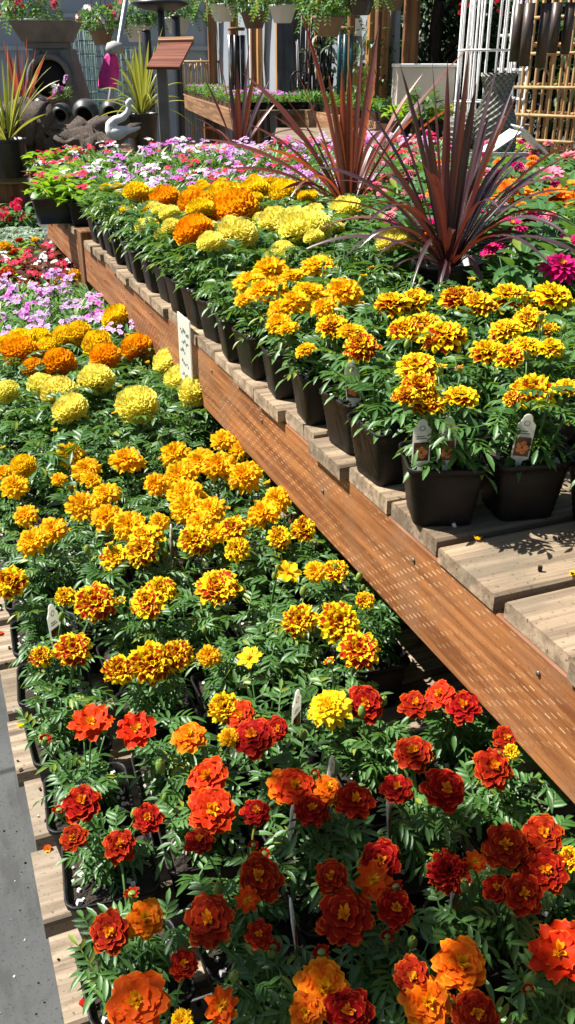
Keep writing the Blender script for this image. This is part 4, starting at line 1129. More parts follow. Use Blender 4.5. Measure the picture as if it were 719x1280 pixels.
# --- poles, feeders, chimes
def pole(name, px, py0, py1, D, wpx, mat, label, cat, group=None, to_ground=True, pxb=None, n=14, extra=None):
    a = atD(px, py0, D); b = atD(pxb or px, py1, D)
    if to_ground: b = Vector((a.x, a.y, 0))
    r = wpx/2*D/FPX*1.05
    O = b.copy(); root = link(name, None, None, O, label=label, cat=cat, group=group)
    mb = MB(); d = a-O; mb.tube([Vector((0, 0, 0)), d*.5, d*.995, d], [r, r, r, r*.8], n); build('post', mb, mat, root)
    return root, a-O
r1, top = pole('black_post', 220, 22, 170, 6.2, 9, 'black_metal', 'tallest visible black metal post right of the slanted wooden board', 'post', 'black metal posts')
mb = MB(); mb.lathe([(.03, 0), (.03, .012), (.0, .02)], 14, c=top); build('cap', mb, 'black_metal', r1)
r1, top = pole('black_post', 183, 39, 100, 6.6, 10, 'black_metal', 'short thick black post behind the striped strappy plant', 'post', 'black metal posts')
mb = MB(); mb.lathe([(.03, 0), (.032, .006), (.0, .012)], 14, c=top); build('cap', mb, 'black_metal', r1)
r1, top = pole('bird_feeder', 201, 8, 100, 6.8, 7.5, 'black_metal', 'black bird feeder with wide flat dish on a black post, top of photo', 'feeder')
rd = 30*6.8/FPX*1.05
mb = MB(); mb.lathe([(.02, -.03), (rd*.7, -.012), (rd*.97, .01), (rd, .018), (rd*.93, .03), (rd*.4, .05), (0, .06)], 36, c=top); build('dish', mb, 'black_metal', r1)
a = atD(163, -30, 7.2); b = atD(147, 70, 7.2); b = a+(b-a)*((a.z)/(a.z-b.z))
rt = link('leaning_pole', None, None, b, label='leaning galvanised metal pole with a pink cloth hung against it', cat='pole')
mb = MB(); d = a-b; mb.tube([Vector((0, 0, 0)), d*.5, d], .018, 10); build('tube', mb, 'galvanised', rt)
# pink cloth + grey cap
O = atD(136, 110, 7.05); rt = link('hanging_jacket', None, None, O, label='bright pink jacket hanging beside the wire cages, grey hood on top', cat='jacket')
mb = MB(); rows = []
for j in range(13):
    v = j/12; py = 110-v*43; wpx = (20+4*math.sin(v*5)) if v < .8 else 19-(v-.8)*45
    cxp = 134+v*6; row = []
    for k in range(20):
        a = k/20*2*PI; ww = wpx/2*(1+.14*math.sin(a*5+v*3)); q = atD(cxp+ww*math.cos(a), py, 7.05)-O
        row.append(q+FWD*(math.sin(a)*.05*(1+.2*math.sin(a*4))))
    rows.append(row)
b = mb.grid(rows, closed=True); mb.face([b+19-k for k in range(20)]); mb.face([b+240+k for k in range(20)]); build('jacket_body', mb, 'pink_cloth', rt)
mb = MB(); M = Matrix.Translation(atD(144, 61, 7.0)-O); mb.lathe([(0, -.035), (.05, -.03), (.065, 0), (.05, .035), (0, .05)], 16, M=M); build('hood', mb, 'grey_cloth', rt)

# slanted wooden board on grey post
O = atD(207, 165, 5.6); O.z = 0
rt = oriented(link('slanted_board', None, None, O, label='reddish brown slanted wooden board seen from behind on a grey wooden post', cat='sign'))
s56 = 5.6/FPX*1.04
zz = lambda py: atD(207, py, 5.6).z
mb = MB(); mb.box((-.028, -.03, 0), (.028, .03, zz(84)), bev=.003); build('post', mb, 'stone', rt, False)
def slab(c4, th, nm, mat):
    c4 = [(c-O) for c in c4]; c4 = [Matrix.Rotation(YAW, 3, 'Z') @ c for c in c4]
    n = (c4[1]-c4[0]).cross(c4[3]-c4[0]).normalized()*th; mb = MB(); mb.v += c4+[c+n for c in c4]
    for q in ((3, 2, 1, 0), (4, 5, 6, 7), (0, 1, 5, 4), (1, 2, 6, 5), (2, 3, 7, 6), (3, 0, 4, 7)): mb.face(q)
    build(nm, mb, mat, rt, False)
slab([atD(184, 87, 5.45), atD(225, 87, 5.45), atD(241, 56, 5.75), atD(201, 57, 5.75)], .015, 'board', 'wood_red')
slab([atD(199, 57, 5.76), atD(243, 56, 5.76), atD(243, 52.5, 5.80), atD(199, 53.5, 5.80)], .03, 'board_batten', 'wood_rail')

# wire cages behind
random.seed(8)
for q, (c0, c1, y0, y1, D) in enumerate([(100, 125, 34, 150, 8.6), (116, 146, 40, 150, 9.4), (150, 172, 60, 150, 9.0)]):
    a = atD((c0+c1)/2, 150, D); a.z = 0; r = (c1-c0)/2*D/FPX*1.04; H = atD(c0, y0, D).z
    mb = MB()
    for k in range(12):
        an = k*PI/6; mb.tube([Vector((r*math.cos(an), r*math.sin(an), .02)), Vector((r*math.cos(an), r*math.sin(an), H))], .0038, 5)
    for k in range(14):
        z = H*(.25+.75*k/13)
        mb.tube([Vector((r*math.cos(i*PI/9), r*math.sin(i*PI/9), z)) for i in range(19)], .0034, 5, cap=False)
    build('wire_cage', mb, 'green_wire', loc=a, label=['round green wire plant cage just right of the fountain', 'wider green wire plant cage behind the pink jacket', 'low green wire plant cage right of the pink jacket'][q], cat='plant cage', group='green wire plant cages')

# --- greenhouse walls
WA = atD(-120, 83, 13.5); WB = atD(262, 83, 13.5); WC = atD(262, 83, 13.5); WD_ = atD(640, 83, 6.9); WD2 = WC.lerp(WD_, .77)
def wallseg(name, A, B, H, mats, label, cat='wall', rails=(.9, 1.75, 2.45), posts=(), band=None, thick=.03):
    A = Vector((A.x, A.y, 0)); B = Vector((B.x, B.y, 0)); d = (B-A).normalized(); L_ = (B-A).length; n = Vector((d.y, -d.x, 0))
    root = link(name, None, None, A, (0, 0, math.atan2(d.y, d.x)), label=label, cat=cat)
    # film panel with gentle sag between posts
    mb = MB(); rows = []
    for i in range(60):
        x = L_*i/59; rows.append([Vector((x, .03*math.sin(x*4.1+z)+.02*math.sin(x*11+z*3), z)) for z in (0, .5, 1, 1.5, 2, 2.5, H)])
    mb.grid(rows); f = build('film', mb, mats, root)
    f.modifiers.new('thickness', 'SOLIDIFY').thickness = .004
    for z in rails:
        mb = MB(); mb.box((0, -.09, z), (L_, -.05, z+.05)); build('rail', mb, 'white_paint' if band is None else band, root, False)
    return root, A, d, L_
w1, *_ = wallseg('film_wall', WA, WB, 3.2, 'poly_film', 'pale translucent greenhouse film wall behind the fountain', rails=(1.62, 2.0), band='galvanised')
w2, A2, d2, L2 = wallseg('film_wall', WC, WD2, 3.2, 'poly_film', 'pale greenhouse film wall behind the brown timber posts', rails=(2.4,), band='wood_post')
def wall_x(px):    # where the line of sight through column px meets wall 2
    dr, f = ray(px, 83); dr = Vector((dr.x, dr.y))
    a = Vector((A2.x, A2.y)); e = Vector((d2.x, d2.y)); n = Vector((-e.y, e.x)); t = a.dot(n)/dr.dot(n)
    return dr*t
for q, (px, w, y0, y1, mat, off) in enumerate([(255, 8, 0, 0, 'wood_post', .12), (279, 9, 0, 0, 'wood_post', .13), (306, 8, 0, 0, 'wood_post', .12), (336, 12, 0, 0, 'wood_post', .14), (346, 4, 0, 0, 'wood_bright', .2), (366, 5, 0, 0, 'wood_bright', .16), (388, 9, 0, 0, 'wood_post', .12), (410, 16, 0, 0, 'wood_post', .14), (421, 4, 0, 0, 'wood_bright', .2), (457, 8, 0, 0, 'wood_post', .14), (490, 22, 0, 0, 'wood_bright', .14), (501, 4, 0, 0, 'wood_post', .22)]):
    P = wall_x(px); Dq = P.x*sy_+P.y*cy_; ww = w*Dq/FPX*1.05
    n2 = Vector((-d2.y, d2.x)); n2 = n2 if n2.dot(P) < 0 else -n2
    P = P+n2*off
    tmp = MB(); tmp.box((-ww/2, -.045, 0), (ww/2, .045, 3.0), bev=.004)
    link('timber_post', tmp.mesh('timber_post', mat, False), None, (P.x, P.y, 0), (0, 0, -YAW+.2), cat='post', group='timber posts along the film wall',
         label=['thin brown timber post, leftmost along the film wall', 'brown timber post left of the silver wind chime', 'brown timber post right behind the silver wind chime', 'broad brown timber post left of the black tool bundle', 'thin sunlit post against the broad brown one', 'thin pale stake nearest the black tool bundle', 'brown timber post behind the black tool bundle', 'broad brown timber post under the brown hanging basket', 'thin sunlit stake right beside the post under the brown basket', 'brown timber post right of the teal wind chime', 'widest orange plywood post in full sun', 'narrow dark post on the edge of the widest orange one'][q])
# white pipes
for q, (px, w, off) in enumerate([(267, 3, .3), (318, 10, .3), (325, 6, .35)]):
    P = wall_x(px); Dq = P.x*sy_+P.y*cy_; P = P*(1-off/ P.length); r = w/2*Dq/FPX
    mb = MB(); mb.tube([Vector((0, 0, 0)), Vector((0, 0, 1.5)), Vector((0, 0, 2.9))], r, 12)
    build('white_pipe', mb, 'white_plastic', loc=(P.x, P.y, 0), label=['thin white pipe standing by the leftmost timber post', 'thick white pipe right of the silver wind chime', 'thinner white pipe against the thick one'][q], cat='pipe', group='white pipes')
# plywood sheet
P = wall_x(452); P = P*.97; mb = MB(); w = 24*P.length/FPX; mb.box((-w/2, -.01, 0), (w/2, .01, atD(452, 83, P.x*sy_+P.y*cy_).z))
build('plywood_sheet', mb, 'wood_bright', smooth=False, loc=(P.x, P.y, 0), rot=(0, 0, -YAW), label='orange plywood sheet standing below the white note on the wall', cat='board')
P = wall_x(449)*.95; dq = P.x*sy_+P.y*cy_; q1 = atD(449, 34, dq); mb = MB(); mb.box((-.028, -.004, -.065), (.028, .004, .065)); build('paper_note', mb, 'white_paint', smooth=False, loc=q1, rot=(0, 0, -YAW), label='small white paper note on the film wall above the plywood', cat='note')

# bundle of black tools
random.seed(14); P = wall_x(392)*.93; mb = MB()
for k in range(60):
    x = rr(-.16, .17); y = rr(-.08, .05); H = rr(1.2, 1.9); 
    mb.tube([Vector((x, y, 0)), Vector((x+rr(-.02, .02), y, H*.6)), Vector((x+rr(-.04, .04), y+rr(-.03, .03), H))], rr(.004, .011), 5)
for k in range(26):
    x = rr(-.17, .18); z = rr(1.0, 1.7); r = rr(.03, .07)
    mb.tube([Vector((x+r*math.cos(i*PI/5), rr(-.1, -.05), z+r*1.6*math.sin(i*PI/5))) for i in range(11)], .006, 5, cap=False)
build('tool_bundle', mb, 'black_metal', loc=(P.x, P.y, 0), rot=(0, 0, -YAW), label='bundle of black metal hooks and stakes hanging before the film wall', cat='tools')

P = wall_x(398)*.975; mb = MB(); rows = []  # plain dark panel added in place of the dark clutter here
wd_ = 92*P.length/FPX
for i in range(40): rows.append([Vector((-wd_/2+wd_*i/39, .015*math.sin(i*.9+z*3)+.01*math.sin(i*2.3), z)) for z in (0, .5, 1, 1.4, 1.7, 2.0, 2.35)])
mb.grid(rows); o = build('clutter_panel', mb, 'clutter_dark', loc=(P.x, P.y, 0), rot=(0, 0, -YAW), label='dark blue grey panel standing in for clutter behind the black tool bundle', cat='panel')
o.modifiers.new('thickness', 'SOLIDIFY').thickness = .003
# wind chimes
def chime(px, y0, y1, D, n, rt_, spread, mat, label, mats2=None, disc=True, stag=0):
    O = atD(px, y0, D); root = oriented(link('wind_chime', None, None, O, label=label, cat='wind chime', group='wind chimes'))
    if disc:
        mb = MB(); mb.lathe([(0, .012), (spread*1.15, .010), (spread*1.2, 0), (spread*1.15, -.012), (0, -.014)], 24); build('top_disc', mb, 'wood_rail', root)
    mb = MB(); mb.tube([Vector((0, 0, .01)), Vector((0, 0, .9))], .002, 5); build('cord', mb, 'black_metal', root)
    Lc = O.z-atD(px, y1, D).z
    for k in range(n):
        a = k*2*PI/n+.4; x, y = spread*math.cos(a), spread*math.sin(a)
        l = Lc*(1-stag*((k*2) % n)/n)
        mb = MB(); mb.tube([Vector((x, y, -.045)), Vector((x, y, -l))], rt_, 12); mb.tube([Vector((x, y, 0)), Vector((x, y, -.045))], .0012, 4)
        build('tube', mb, (mats2 or [mat])[k % len(mats2 or [mat])], root)
chime(296, 36, 112, 8.2, 6, .016, .058, 'silver_metal', 'wind chime with silver and black tubes under a small wooden disc', ['silver_metal', 'black_metal', 'black_metal'])
chime(433, 35, 118, 8.0, 6, .014, .055, 'teal_metal', 'wind chime with dark teal tubes right of the brown basket', stag=.12)
chime(671, -14, 85, 3.6, 5, .019, .050, 'bronze_metal', 'large wind chime with dark bronze tubes, left of two at top right', stag=.10)
chime(704, -14, 68, 3.8, 5, .018, .042, 'bronze_metal', 'shorter wind chime with dark bronze tubes near the top right corner', stag=.06)

# bamboo low fence
O = atD(252, 104, 12.9); mb = MB(); w = 50*12.9/FPX*1.05; H = atD(252, 72, 12.9).z
rt = oriented(link('bamboo_fence', None, None, (O.x, O.y, 0), label='low bamboo cane fence panel behind the seedling flats at left', cat='fence'))
for k in range(20):
    x = -w/2+w*k/19; mb.tube([Vector((x, rr(-.008, .008), 0)), Vector((x+rr(-.012, .012), 0, H*rr(.95, 1.0)))], .009, 6)
build('canes', mb, 'bamboo', rt)
for z in (H*.72, H*.97):
    mb = MB(); mb.tube([Vector((-w/2-.03, -.02, z)), Vector((w/2+.03, -.02, z))], .013, 8); build('rail', mb, 'bamboo', rt)

# --- seedling benches at the far side, parallel to the raised bench
FZ = 1.10
def far_bench(px0, py0, px1, py1, label, dep=.9):
    a = at(px0, py0, FZ); b = at(px1, py1, FZ); d = (b-a); d.z = 0; L_ = d.length; d.normalize()
    root = link('seedling_bench', None, None, (a.x, a.y, 0), (0, 0, math.atan2(d.y, d.x)), label=label, cat='bench', group='seedling benches')
    n = 1 if Vector((-d.y, d.x, 0)).dot(FWD) > 0 else -1
    def B(x0, y0, z0, x1, y1, z1, nm, mat):
        mb = MB(); ya, yb = sorted((n*y0, n*y1)); mb.box((x0, ya, z0), (x1, yb, z1), bev=.003); build(nm, mb, mat, root, False)
    B(0, 0, FZ-.16, L_, .04, FZ-.001, 'front_beam', 'wood_rail'); B(0, .041, FZ-.03, L_, dep, FZ, 'top_boards', 'wood_slat')
    for x in (.02, L_/2, L_-.11): B(x, .05, 0, x+.09, .14, FZ-.031, 'leg', 'wood_post'); B(x, dep-.12, 0, x+.09, dep-.03, FZ-.031, 'leg', 'wood_post')
    return a, d, L_, n
def flat_mesh(seed, leaf, bloom=None):
    random.seed(seed); mb = MB()
    mb.grid([rsq(.13, 0, .1), rsq(.14, .055, .1), rsq(.145, .056, .1), rsq(.145, .06, .1), rsq(.135, .058, .1), rsq(.13, .04, .1)], closed=True)
    tray = mb.mesh('tray', 'black_plastic')
    return tray
TRAY = flat_mesh(1, None)
TFOL = []
for s_ in (1, 2, 3):
    random.seed(200+s_); mb = MB()
    for k in range(230):
        x, y = rr(-.13, .13), rr(-.13, .13); a = rr(0, 6.28); e = rr(.1, 1.2)
        d = Vector((math.cos(a)*math.cos(e), math.sin(a)*math.cos(e), math.sin(e)))
        leaflet(mb, Vector((x, y, rr(.03, .10))), d, UP if e < .9 else RIGHT, rr(.03, .05), rr(.014, .022), random.random(), .3, .15)
    TFOL.append(mb.mesh('foliage', 'basket_leaf'))
random.seed(71)
def flats(a, d, L_, n, where, kinds=None):
    nrm = Vector((-d.y, d.x, 0))*n; k = 0; cnt = int(L_/.31)
    for r_ in range(2):
        for q in range(cnt):
            p = a+d*(.17+.31*q)+nrm*(.17+.31*r_)
            bl = kinds and random.random() < .8
            root = link('seedling_flat', None, None, (p.x, p.y, FZ), (0, 0, math.atan2(d.y, d.x)), label=f'black tray of {"lilac flowering" if bl else "green leafy"} seedlings, {ORD[q+1]} from left, {"front" if r_ == 0 else "back"} row, {where}', cat='seedling tray', group='seedling trays')
            link('tray', TRAY, root); link('foliage', random.choice(TFOL), root, rot=(0, 0, rr(0, 6)), scale=(1, 1, rr(.8, 1.2)))
            if bl:
                for _ in range(5): link('bloom', random.choice(BL[random.choice(kinds)]), root, (rr(-.11, .11), rr(-.11, .11), rr(.11, .13)), (rr(-.3, .3), rr(-.3, .3), 0), .03)
r_ = far_bench(352, 132, 500, 158, 'long seedling bench before the teal wind chime and orange plywood post'); flats(*r_, 'right far bench')
r_ = far_bench(222, 116, 292, 138, 'short seedling bench before the bamboo fence'); flats(*r_, 'left far bench', ['DL', 'DM'])

# --- hanging baskets
random.seed(55)
BF = []
for s_ in range(4):
    random.seed(300+s_); mb = MB()
    for k in range(620):
        a = rr(0, 6.28); ct = rr(-.55, 1); st_ = math.sqrt(1-ct*ct); rad = rr(.55, 1.0)**.5*(1+.25*math.sin(3*a+s_)*.6)
        p = Vector((math.cos(a)*st_*rad, math.sin(a)*st_*rad, ct*rad*.62))
        d = (p.normalized()+Vector((rr(-.6, .6), rr(-.6, .6), rr(-.7, .5)))).normalized()
        leaflet(mb, p*.9, d, UP if abs(d.z) < .9 else RIGHT, rr(.12, .24), rr(.06, .11), random.random(), .3, .15)
    for k in range(16):    # trailing stems
        a = rr(0, 6.28); p = Vector((math.cos(a)*.95, math.sin(a)*.95, -.05))
        for q in range(int(rr(4, 9))):
            pp_ = p+Vector((math.cos(a)*.06*q, math.sin(a)*.06*q, -.11*q))
            for sg in (-1, 1): leaflet(mb, pp_, Vector((math.cos(a+sg), math.sin(a+sg), -.3)), UP, .15, .08, random.random(), .3, .1)
    BF.append(mb.mesh('foliage', 'basket_leaf'))
def basket(px, py, D, rpx, potmat, kinds, nb, label, hpx=None, foly=0):
    """px,py = centre of pot rim"""
    O = atD(px, py, D); s_ = D/FPX*1.0; r = rpx*s_*1.12
    root = link('hanging_basket', None, None, O, label=label, cat='hanging basket', group='hanging flower baskets')
    pr = min(.15, r*.52); ph = pr*1.15
    mb = MB(); mb.lathe([(pr*.62, -ph), (pr*.66, -ph+.004), (pr*.97, -.02), (pr*1.04, -.018), (pr*1.05, 0), (pr*.97, 0), (pr*.95, -.03)], 24); build('pot', mb, potmat, root)
    link('foliage', random.choice(BF), root, (0, 0, r*.32+foly*s_), (0, 0, rr(0, 6)), (r, r, r*.95))
    mb = MB()
    for k in range(3):
        a = k*2*PI/3+.5; mb.tube([Vector((pr*math.cos(a), pr*math.sin(a), 0)), Vector((0, 0, .55))], .002, 4)
    mb.tube([Vector((0, 0, .55)), Vector((0, 0, .75)), Vector((.02, 0, .79)), Vector((.04, 0, .75))], .003, 5); build('hanger', mb, 'black_metal', root)
    for k in range(nb):
        a = rr(0, 6.28); e = rr(-.35, 1.1); p = Vector((math.cos(a)*math.cos(e), math.sin(a)*math.cos(e), math.sin(e)*.62))*r*1.02+Vector((0, 0, r*.32+foly*s_))
        o = link('bloom', random.choice(BL[random.choice(kinds)]), root, p); o.rotation_mode = 'QUATERNION'; o.rotation_quaternion = Vector((0, 0, 1)).rotation_difference(p.normalized()); o.scale = (.035,)*3
basket(38, 24, 7.6, 30, 'white_plastic', ['DR', 'DL', 'ZP'], 14, 'white hanging basket with pink blooms above the fountain, leftmost')
basket(127, 36, 8.0, 23, 'brown_plastic', ['DW', 'DR', 'DW'], 26, 'hanging basket full of white and red blooms right of the fountain')
basket(172, 30, 8.2, 26, 'white_plastic', ['DW', 'DR'], 12, 'white hanging basket between the leaning pole and the bird feeder')
basket(222, 22, 8.4, 24, 'white_plastic', ['DR'], 6, 'white hanging basket right of the bird feeder dish')
basket(279, 5, 7.6, 25, 'white_plastic', ['S', 'R'], 12, 'white hanging basket with bright red blooms above the silver chime')
basket(318, 14, 8.4, 25, 'brown_plastic', ['DR', 'DW'], 4, 'hanging basket mostly green between two white ones')
basket(354, 6, 7.2, 26, 'white_plastic', ['DR', 'DM'], 6, 'white hanging basket right of the red flowered one')
basket(411, 20, 6.6, 30, 'brown_plastic', ['DR', 'DW'], 4, 'brown hanging basket before the broad timber post')
basket(452, -4, 6.4, 26, 'black_plastic', ['DR', 'ZP'], 5, 'dark hanging basket above the plywood, cut by the top edge')
basket(492, -8, 7.4, 24, 'brown_plastic', ['DR'], 4, 'hanging basket at the top above the widest orange post')

O = Vector((-.77, 1.25, 2.5))  # unseen overhead basket, added to throw shade on the front marigolds
root = link('hanging_basket', None, None, O, label='unseen overhead basket added above the frame to shade the front red marigolds', cat='hanging basket', group='hanging flower baskets')
mb = MB(); mb.lathe([(.05, -.09), (.053, -.086), (.08, -.02), (.085, -.018), (.085, 0), (.08, 0), (.075, -.03)], 24); build('pot', mb, 'white_plastic', root)
link('foliage', BF[0], root, (0, 0, .05), None, (.19, .19, .16))
# --- shrubs / trees behind at right
def tree(loc, H, Rr, n, label, seed, blooms=0, zc=None, name='tree', cat='tree'):
    random.seed(seed)
    root = link(name, None, None, loc, label=label, cat=cat, group='trees and shrubs at the back')
    mb = MB(); mb.tube([Vector((0, 0, 0)), Vector((.05, 0, H*.3)), Vector((.0, .05, H*.6)), Vector((.05, 0, H*.9))], [.09, .075, .05, .02], 10)
    for k in range(7):
        a = rr(0, 6.28); z = H*rr(.25, .7); e = Vector((math.cos(a)*Rr*.7, math.sin(a)*Rr*.7, z+H*.25)); mb.tube([Vector((.02, .02, z)), Vector((e.x*.5, e.y*.5, z+H*.1)), e], [.035, .025, .008], 6)
    build('trunk', mb, 'bark', root)
    mb = MB(); cl = [Vector((rr(-1, 1), rr(-1, 1), rr(-1, 1))).normalized()*rr(.3, .95) for _ in range(34)]
    for k in range(n):
        c = random.choice(cl); p = c+Vector((random.gauss(0, .14), random.gauss(0, .14), random.gauss(0, .12)))
        q = Vector((p.x*Rr, p.y*Rr, H*.56+p.z*H*.46)); d = Vector((rr(-1, 1), rr(-1, 1), rr(-.8, .5))).normalized()
        leaflet(mb, q, d, UP if abs(d.z) < .9 else RIGHT, rr(.06, .11), rr(.03, .05), random.random(), .3, .15, 2)
    build('crown', mb, 'tree_leaf', root)
    for k in range(blooms):
        a = rr(PI, 2*PI); p = Vector((math.cos(a)*Rr*rr(.7, 1), math.sin(a)*Rr*rr(.7, 1), H*rr(.3, .75)))
        o = link('bloom', random.choice(BL[random.choice(('DR', 'DM', 'ZP'))]), root, p, (R(40), 0, rr(0, 6)), .06)
for k, (px, D, H, Rr_, lb_, bl) in enumerate([(545, 9.0, 2.9, 1.0, 'dark leafy shrub with pink blooms behind the cardboard box', 16), (612, 9.8, 3.2, 1.1, 'dark tree behind the white trellis', 0), (690, 9.0, 3.0, 1.0, 'dark shrub behind the bamboo trellis at right', 0), (500, 11.5, 3.3, 1.2, 'dark tree farther back beside the widest orange post', 0), (770, 8.0, 3.0, 1.0, 'dark shrub at the far right edge', 0), (580, 12.0, 3.6, 1.5, 'tall dark tree farthest back at right', 0), (690, 12.5, 3.6, 1.6, 'tall dark tree behind the right shrubs', 0)]):
    P = atD(px, 83, D); tree(Vector((P.x, P.y, 0)), H, Rr_, 5200, lb_, 400+k, bl)
P = atD(512, 83, 7.6); mb = MB(); mb.box((-.055, -.055, 0), (.055, .055, 3), bev=.004); build('timber_post', mb, 'wood_post', smooth=False, loc=(P.x, P.y, 0), rot=(0, 0, -YAW), label='dark red brown timber post before the dark shrubs', cat='post', group='timber posts along the film wall')
# cardboard / white box
O = atD(533, 122, 6.2); s_ = 6.2/FPX*1.05
rt = oriented(link('storage_box', None, None, (O.x, O.y, 1.06), label='pale cardboard box standing behind the seedling trays', cat='box'))
h = atD(533, 84, 6.2).z-1.06
mb = MB(); mb.box((-32*s_, -.0, 0), (30*s_, .3, h), bev=.004); build('box_body', mb, 'cardboard', rt, False)
mb = MB(); mb.box((-33*s_, -.012, h), (31*s_, .31, h+.02), bev=.004); build('lid', mb, 'white_paint', rt, False)

for k, px_ in enumerate((503, 528, 553)):
    O = atD(px_, 130, 5.78); O.z = 1.06
    potted(O, 'small', ['leafy green potted plant before the cardboard box, left one', 'leafy green potted plant before the middle of the cardboard box', 'leafy green potted plant at the right end of the cardboard box'][k], 'plant', 'green plants before the cardboard box', [], fol='zinnia' if k == 1 else 'begonia', fs=1.15, name='potted_green_plant')
# a low stand carrying baskets, vases and boxes at right
P = atD(640, 175, 4.9); SZ = .90
rt = oriented(link('vase_stand', None, None, (P.x, P.y, 0), label='low dark wooden stand beneath the wicker vases', cat='stand'))
mb = MB(); mb.box((-.75, -.45, SZ-.04), (.95, .55, SZ), bev=.004); build('top_boards', mb, 'wood_slat', rt, False)
mb = MB(); mb.box((-1.2, .56, 1.02), (-.2, 1.8, 1.06), bev=.004); build('shelf', mb, 'wood_slat', rt, False)
for x, y, h in ((-.7, -.4, SZ-.041), (.85, -.4, SZ-.041), (-.7, .4, SZ-.041), (.85, .4, SZ-.041), (-1.1, 1.6, 1.019), (-.3, 1.6, 1.019), (-1.1, .6, 1.019)):
    mb = MB(); mb.box((x, y, 0), (x+.07, y+.07, h), bev=.004); build('leg', mb, 'wood_post', rt, False)

# wicker vases
def wicker(prof, n=30, M=None):
    """woven surface: alternating bulges"""
    mb = MB(); rows = []
    fine = []
    for i in range(len(prof)-1):
        m_ = max(2, int(abs(Vector((prof[i+1][0]-prof[i][0], prof[i+1][1]-prof[i][1])).length)/.014))
        for q in range(m_): v = q/m_; fine.append((prof[i][0]*(1-v)+prof[i+1][0]*v, prof[i][1]*(1-v)+prof[i+1][1]*v))
    fine.append(prof[-1])
    for i, (r, z) in enumerate(fine):
        row = []
        for k in range(n):
            a = k*2*PI/n; rr_ = r+.0045*(1 if (i+k) % 2 else -1)
            p = Vector((rr_*math.cos(a), rr_*math.sin(a), z)); row.append(M @ p if M else p)
        rows.append(row)
    b = mb.grid(rows, closed=True)
    for q in range(len(mb.f)): mb.mi[q] = 1 if (q//n+q % n) % 2 else 0
    mb.face([b+n-1-k for k in range(n)]); return mb
D = 4.6; s_ = D/FPX*1.06
O = atD(617, 172, D); O.z = SZ; H = atD(617, 91, D).z-SZ
o = build('wicker_vase', wicker([(.06, 0), (.085, H*.15), (.105, H*.4), (.095, H*.62), (.065, H*.78), (.06, H*.86), (.075, H*.97), (.078, H), (.070, H), (.05, H*.85), (.05, H*.6)]), ['wicker', 'wicker_dark'], smooth=False, loc=O, label='tall upright grey green wicker vase beside the white trellis', cat='vase', group='wicker vases')
O = atD(562, 160, D+.05); O.z = SZ+.085+.12
M = Matrix.Rotation(-YAW, 4, 'Z') @ Matrix.Rotation(R(58), 4, 'Y')
hv = 42*s_
o = build('wicker_vase', wicker([(.05, 0), (.085, .03), (.095, hv*.35), (.085, hv*.65), (.065, hv*.85), (.072, hv), (.062, hv), (.055, hv*.8)], M=M), ['wicker', 'wicker_dark'], smooth=False, loc=O, label='wicker vase lying tilted with its dark mouth up to the right', cat='vase', group='wicker vases')
O = atD(578, 176, D-.0); O.z = SZ
build('wicker_basket', wicker([(.10, 0), (.12, .04), (.125, .11), (.13, .12), (.118, .12), (.11, .05)]), ['wicker', 'wicker_dark'], smooth=False, loc=O, label='round wicker basket underneath the tilted vase', cat='basket')

# white trellis tower and panel, bamboo trellis
O = atD(602, 160, 5.9); r = 30*5.9/FPX*1.05
rt = link('white_trellis', None, None, (O.x, O.y, 0), label='tall cylindrical white wire trellis with many upright rods', cat='trellis')
random.seed(4); mb = MB()
for k in range(30):
    a = k*2*PI/30; b_ = a+rr(-.35, .35)
    mb.tube([Vector((r*1.02*math.cos(a), r*1.02*math.sin(a), 0)), Vector((r*math.cos(b_), r*math.sin(b_), 2.4))], .0055, 6)
build('rods', mb, 'white_paint', rt)
mb = MB()
for z in (.6, 1.05, 1.25, 1.52, 1.9, 2.3): mb.tube([Vector((r*1.02*math.cos(i*PI/12), r*1.02*math.sin(i*PI/12), z)) for i in range(25)], .006, 6, cap=False)
build('hoops', mb, 'white_paint', rt)
def lattice(pxa, pxb, Da, Db, H, nx, zs, rw, mat, label, nm, cat):
    a = atD(pxa, 83, Da); b = atD(pxb, 83, Db); a.z = b.z = 0; d = b-a; L_ = d.length
    root = link(nm, None, None, a, (0, 0, math.atan2(d.y, d.x)), label=label, cat=cat)
    mb = MB()
    for k in range(nx):
        x = L_*k/(nx-1); mb.tube([Vector((x+rr(-.01, .01), 0, 0)), Vector((x+rr(-.01, .01), rr(-.01, .01), H*rr(.97, 1)))], rw, 7)
    build('upright', mb, mat, root)
    mb = MB()
    for z in zs: mb.tube([Vector((-.03, -.02, z+rr(-.006, .006))), Vector((L_+.03, -.02, z+rr(-.006, .006)))], rw*1.05, 7)
    build('crossbar', mb, mat, root)
    return root
lattice(627, 662, 6.2, 5.6, 2.4, 5, (.9, 1.1, 1.27, 1.42, 1.60, 1.8), .0085, 'white_paint', 'flat white wooden lattice panel between the wire trellis and the bamboo', 'white_lattice', 'trellis')
lattice(655, 770, 5.3, 5.0, 2.5, 13, (.92, 1.08, 1.20, 1.34, 1.50, 1.66), .008, 'bamboo', 'tan bamboo trellis panel behind the dark wind chimes', 'bamboo_trellis', 'trellis')
lattice(658, 780, 6.1, 5.7, 2.5, 8, (.98, 1.18, 1.33, 1.55), .013, 'wood_bright', 'second bamboo trellis standing behind the first', 'bamboo_trellis', 'trellis')

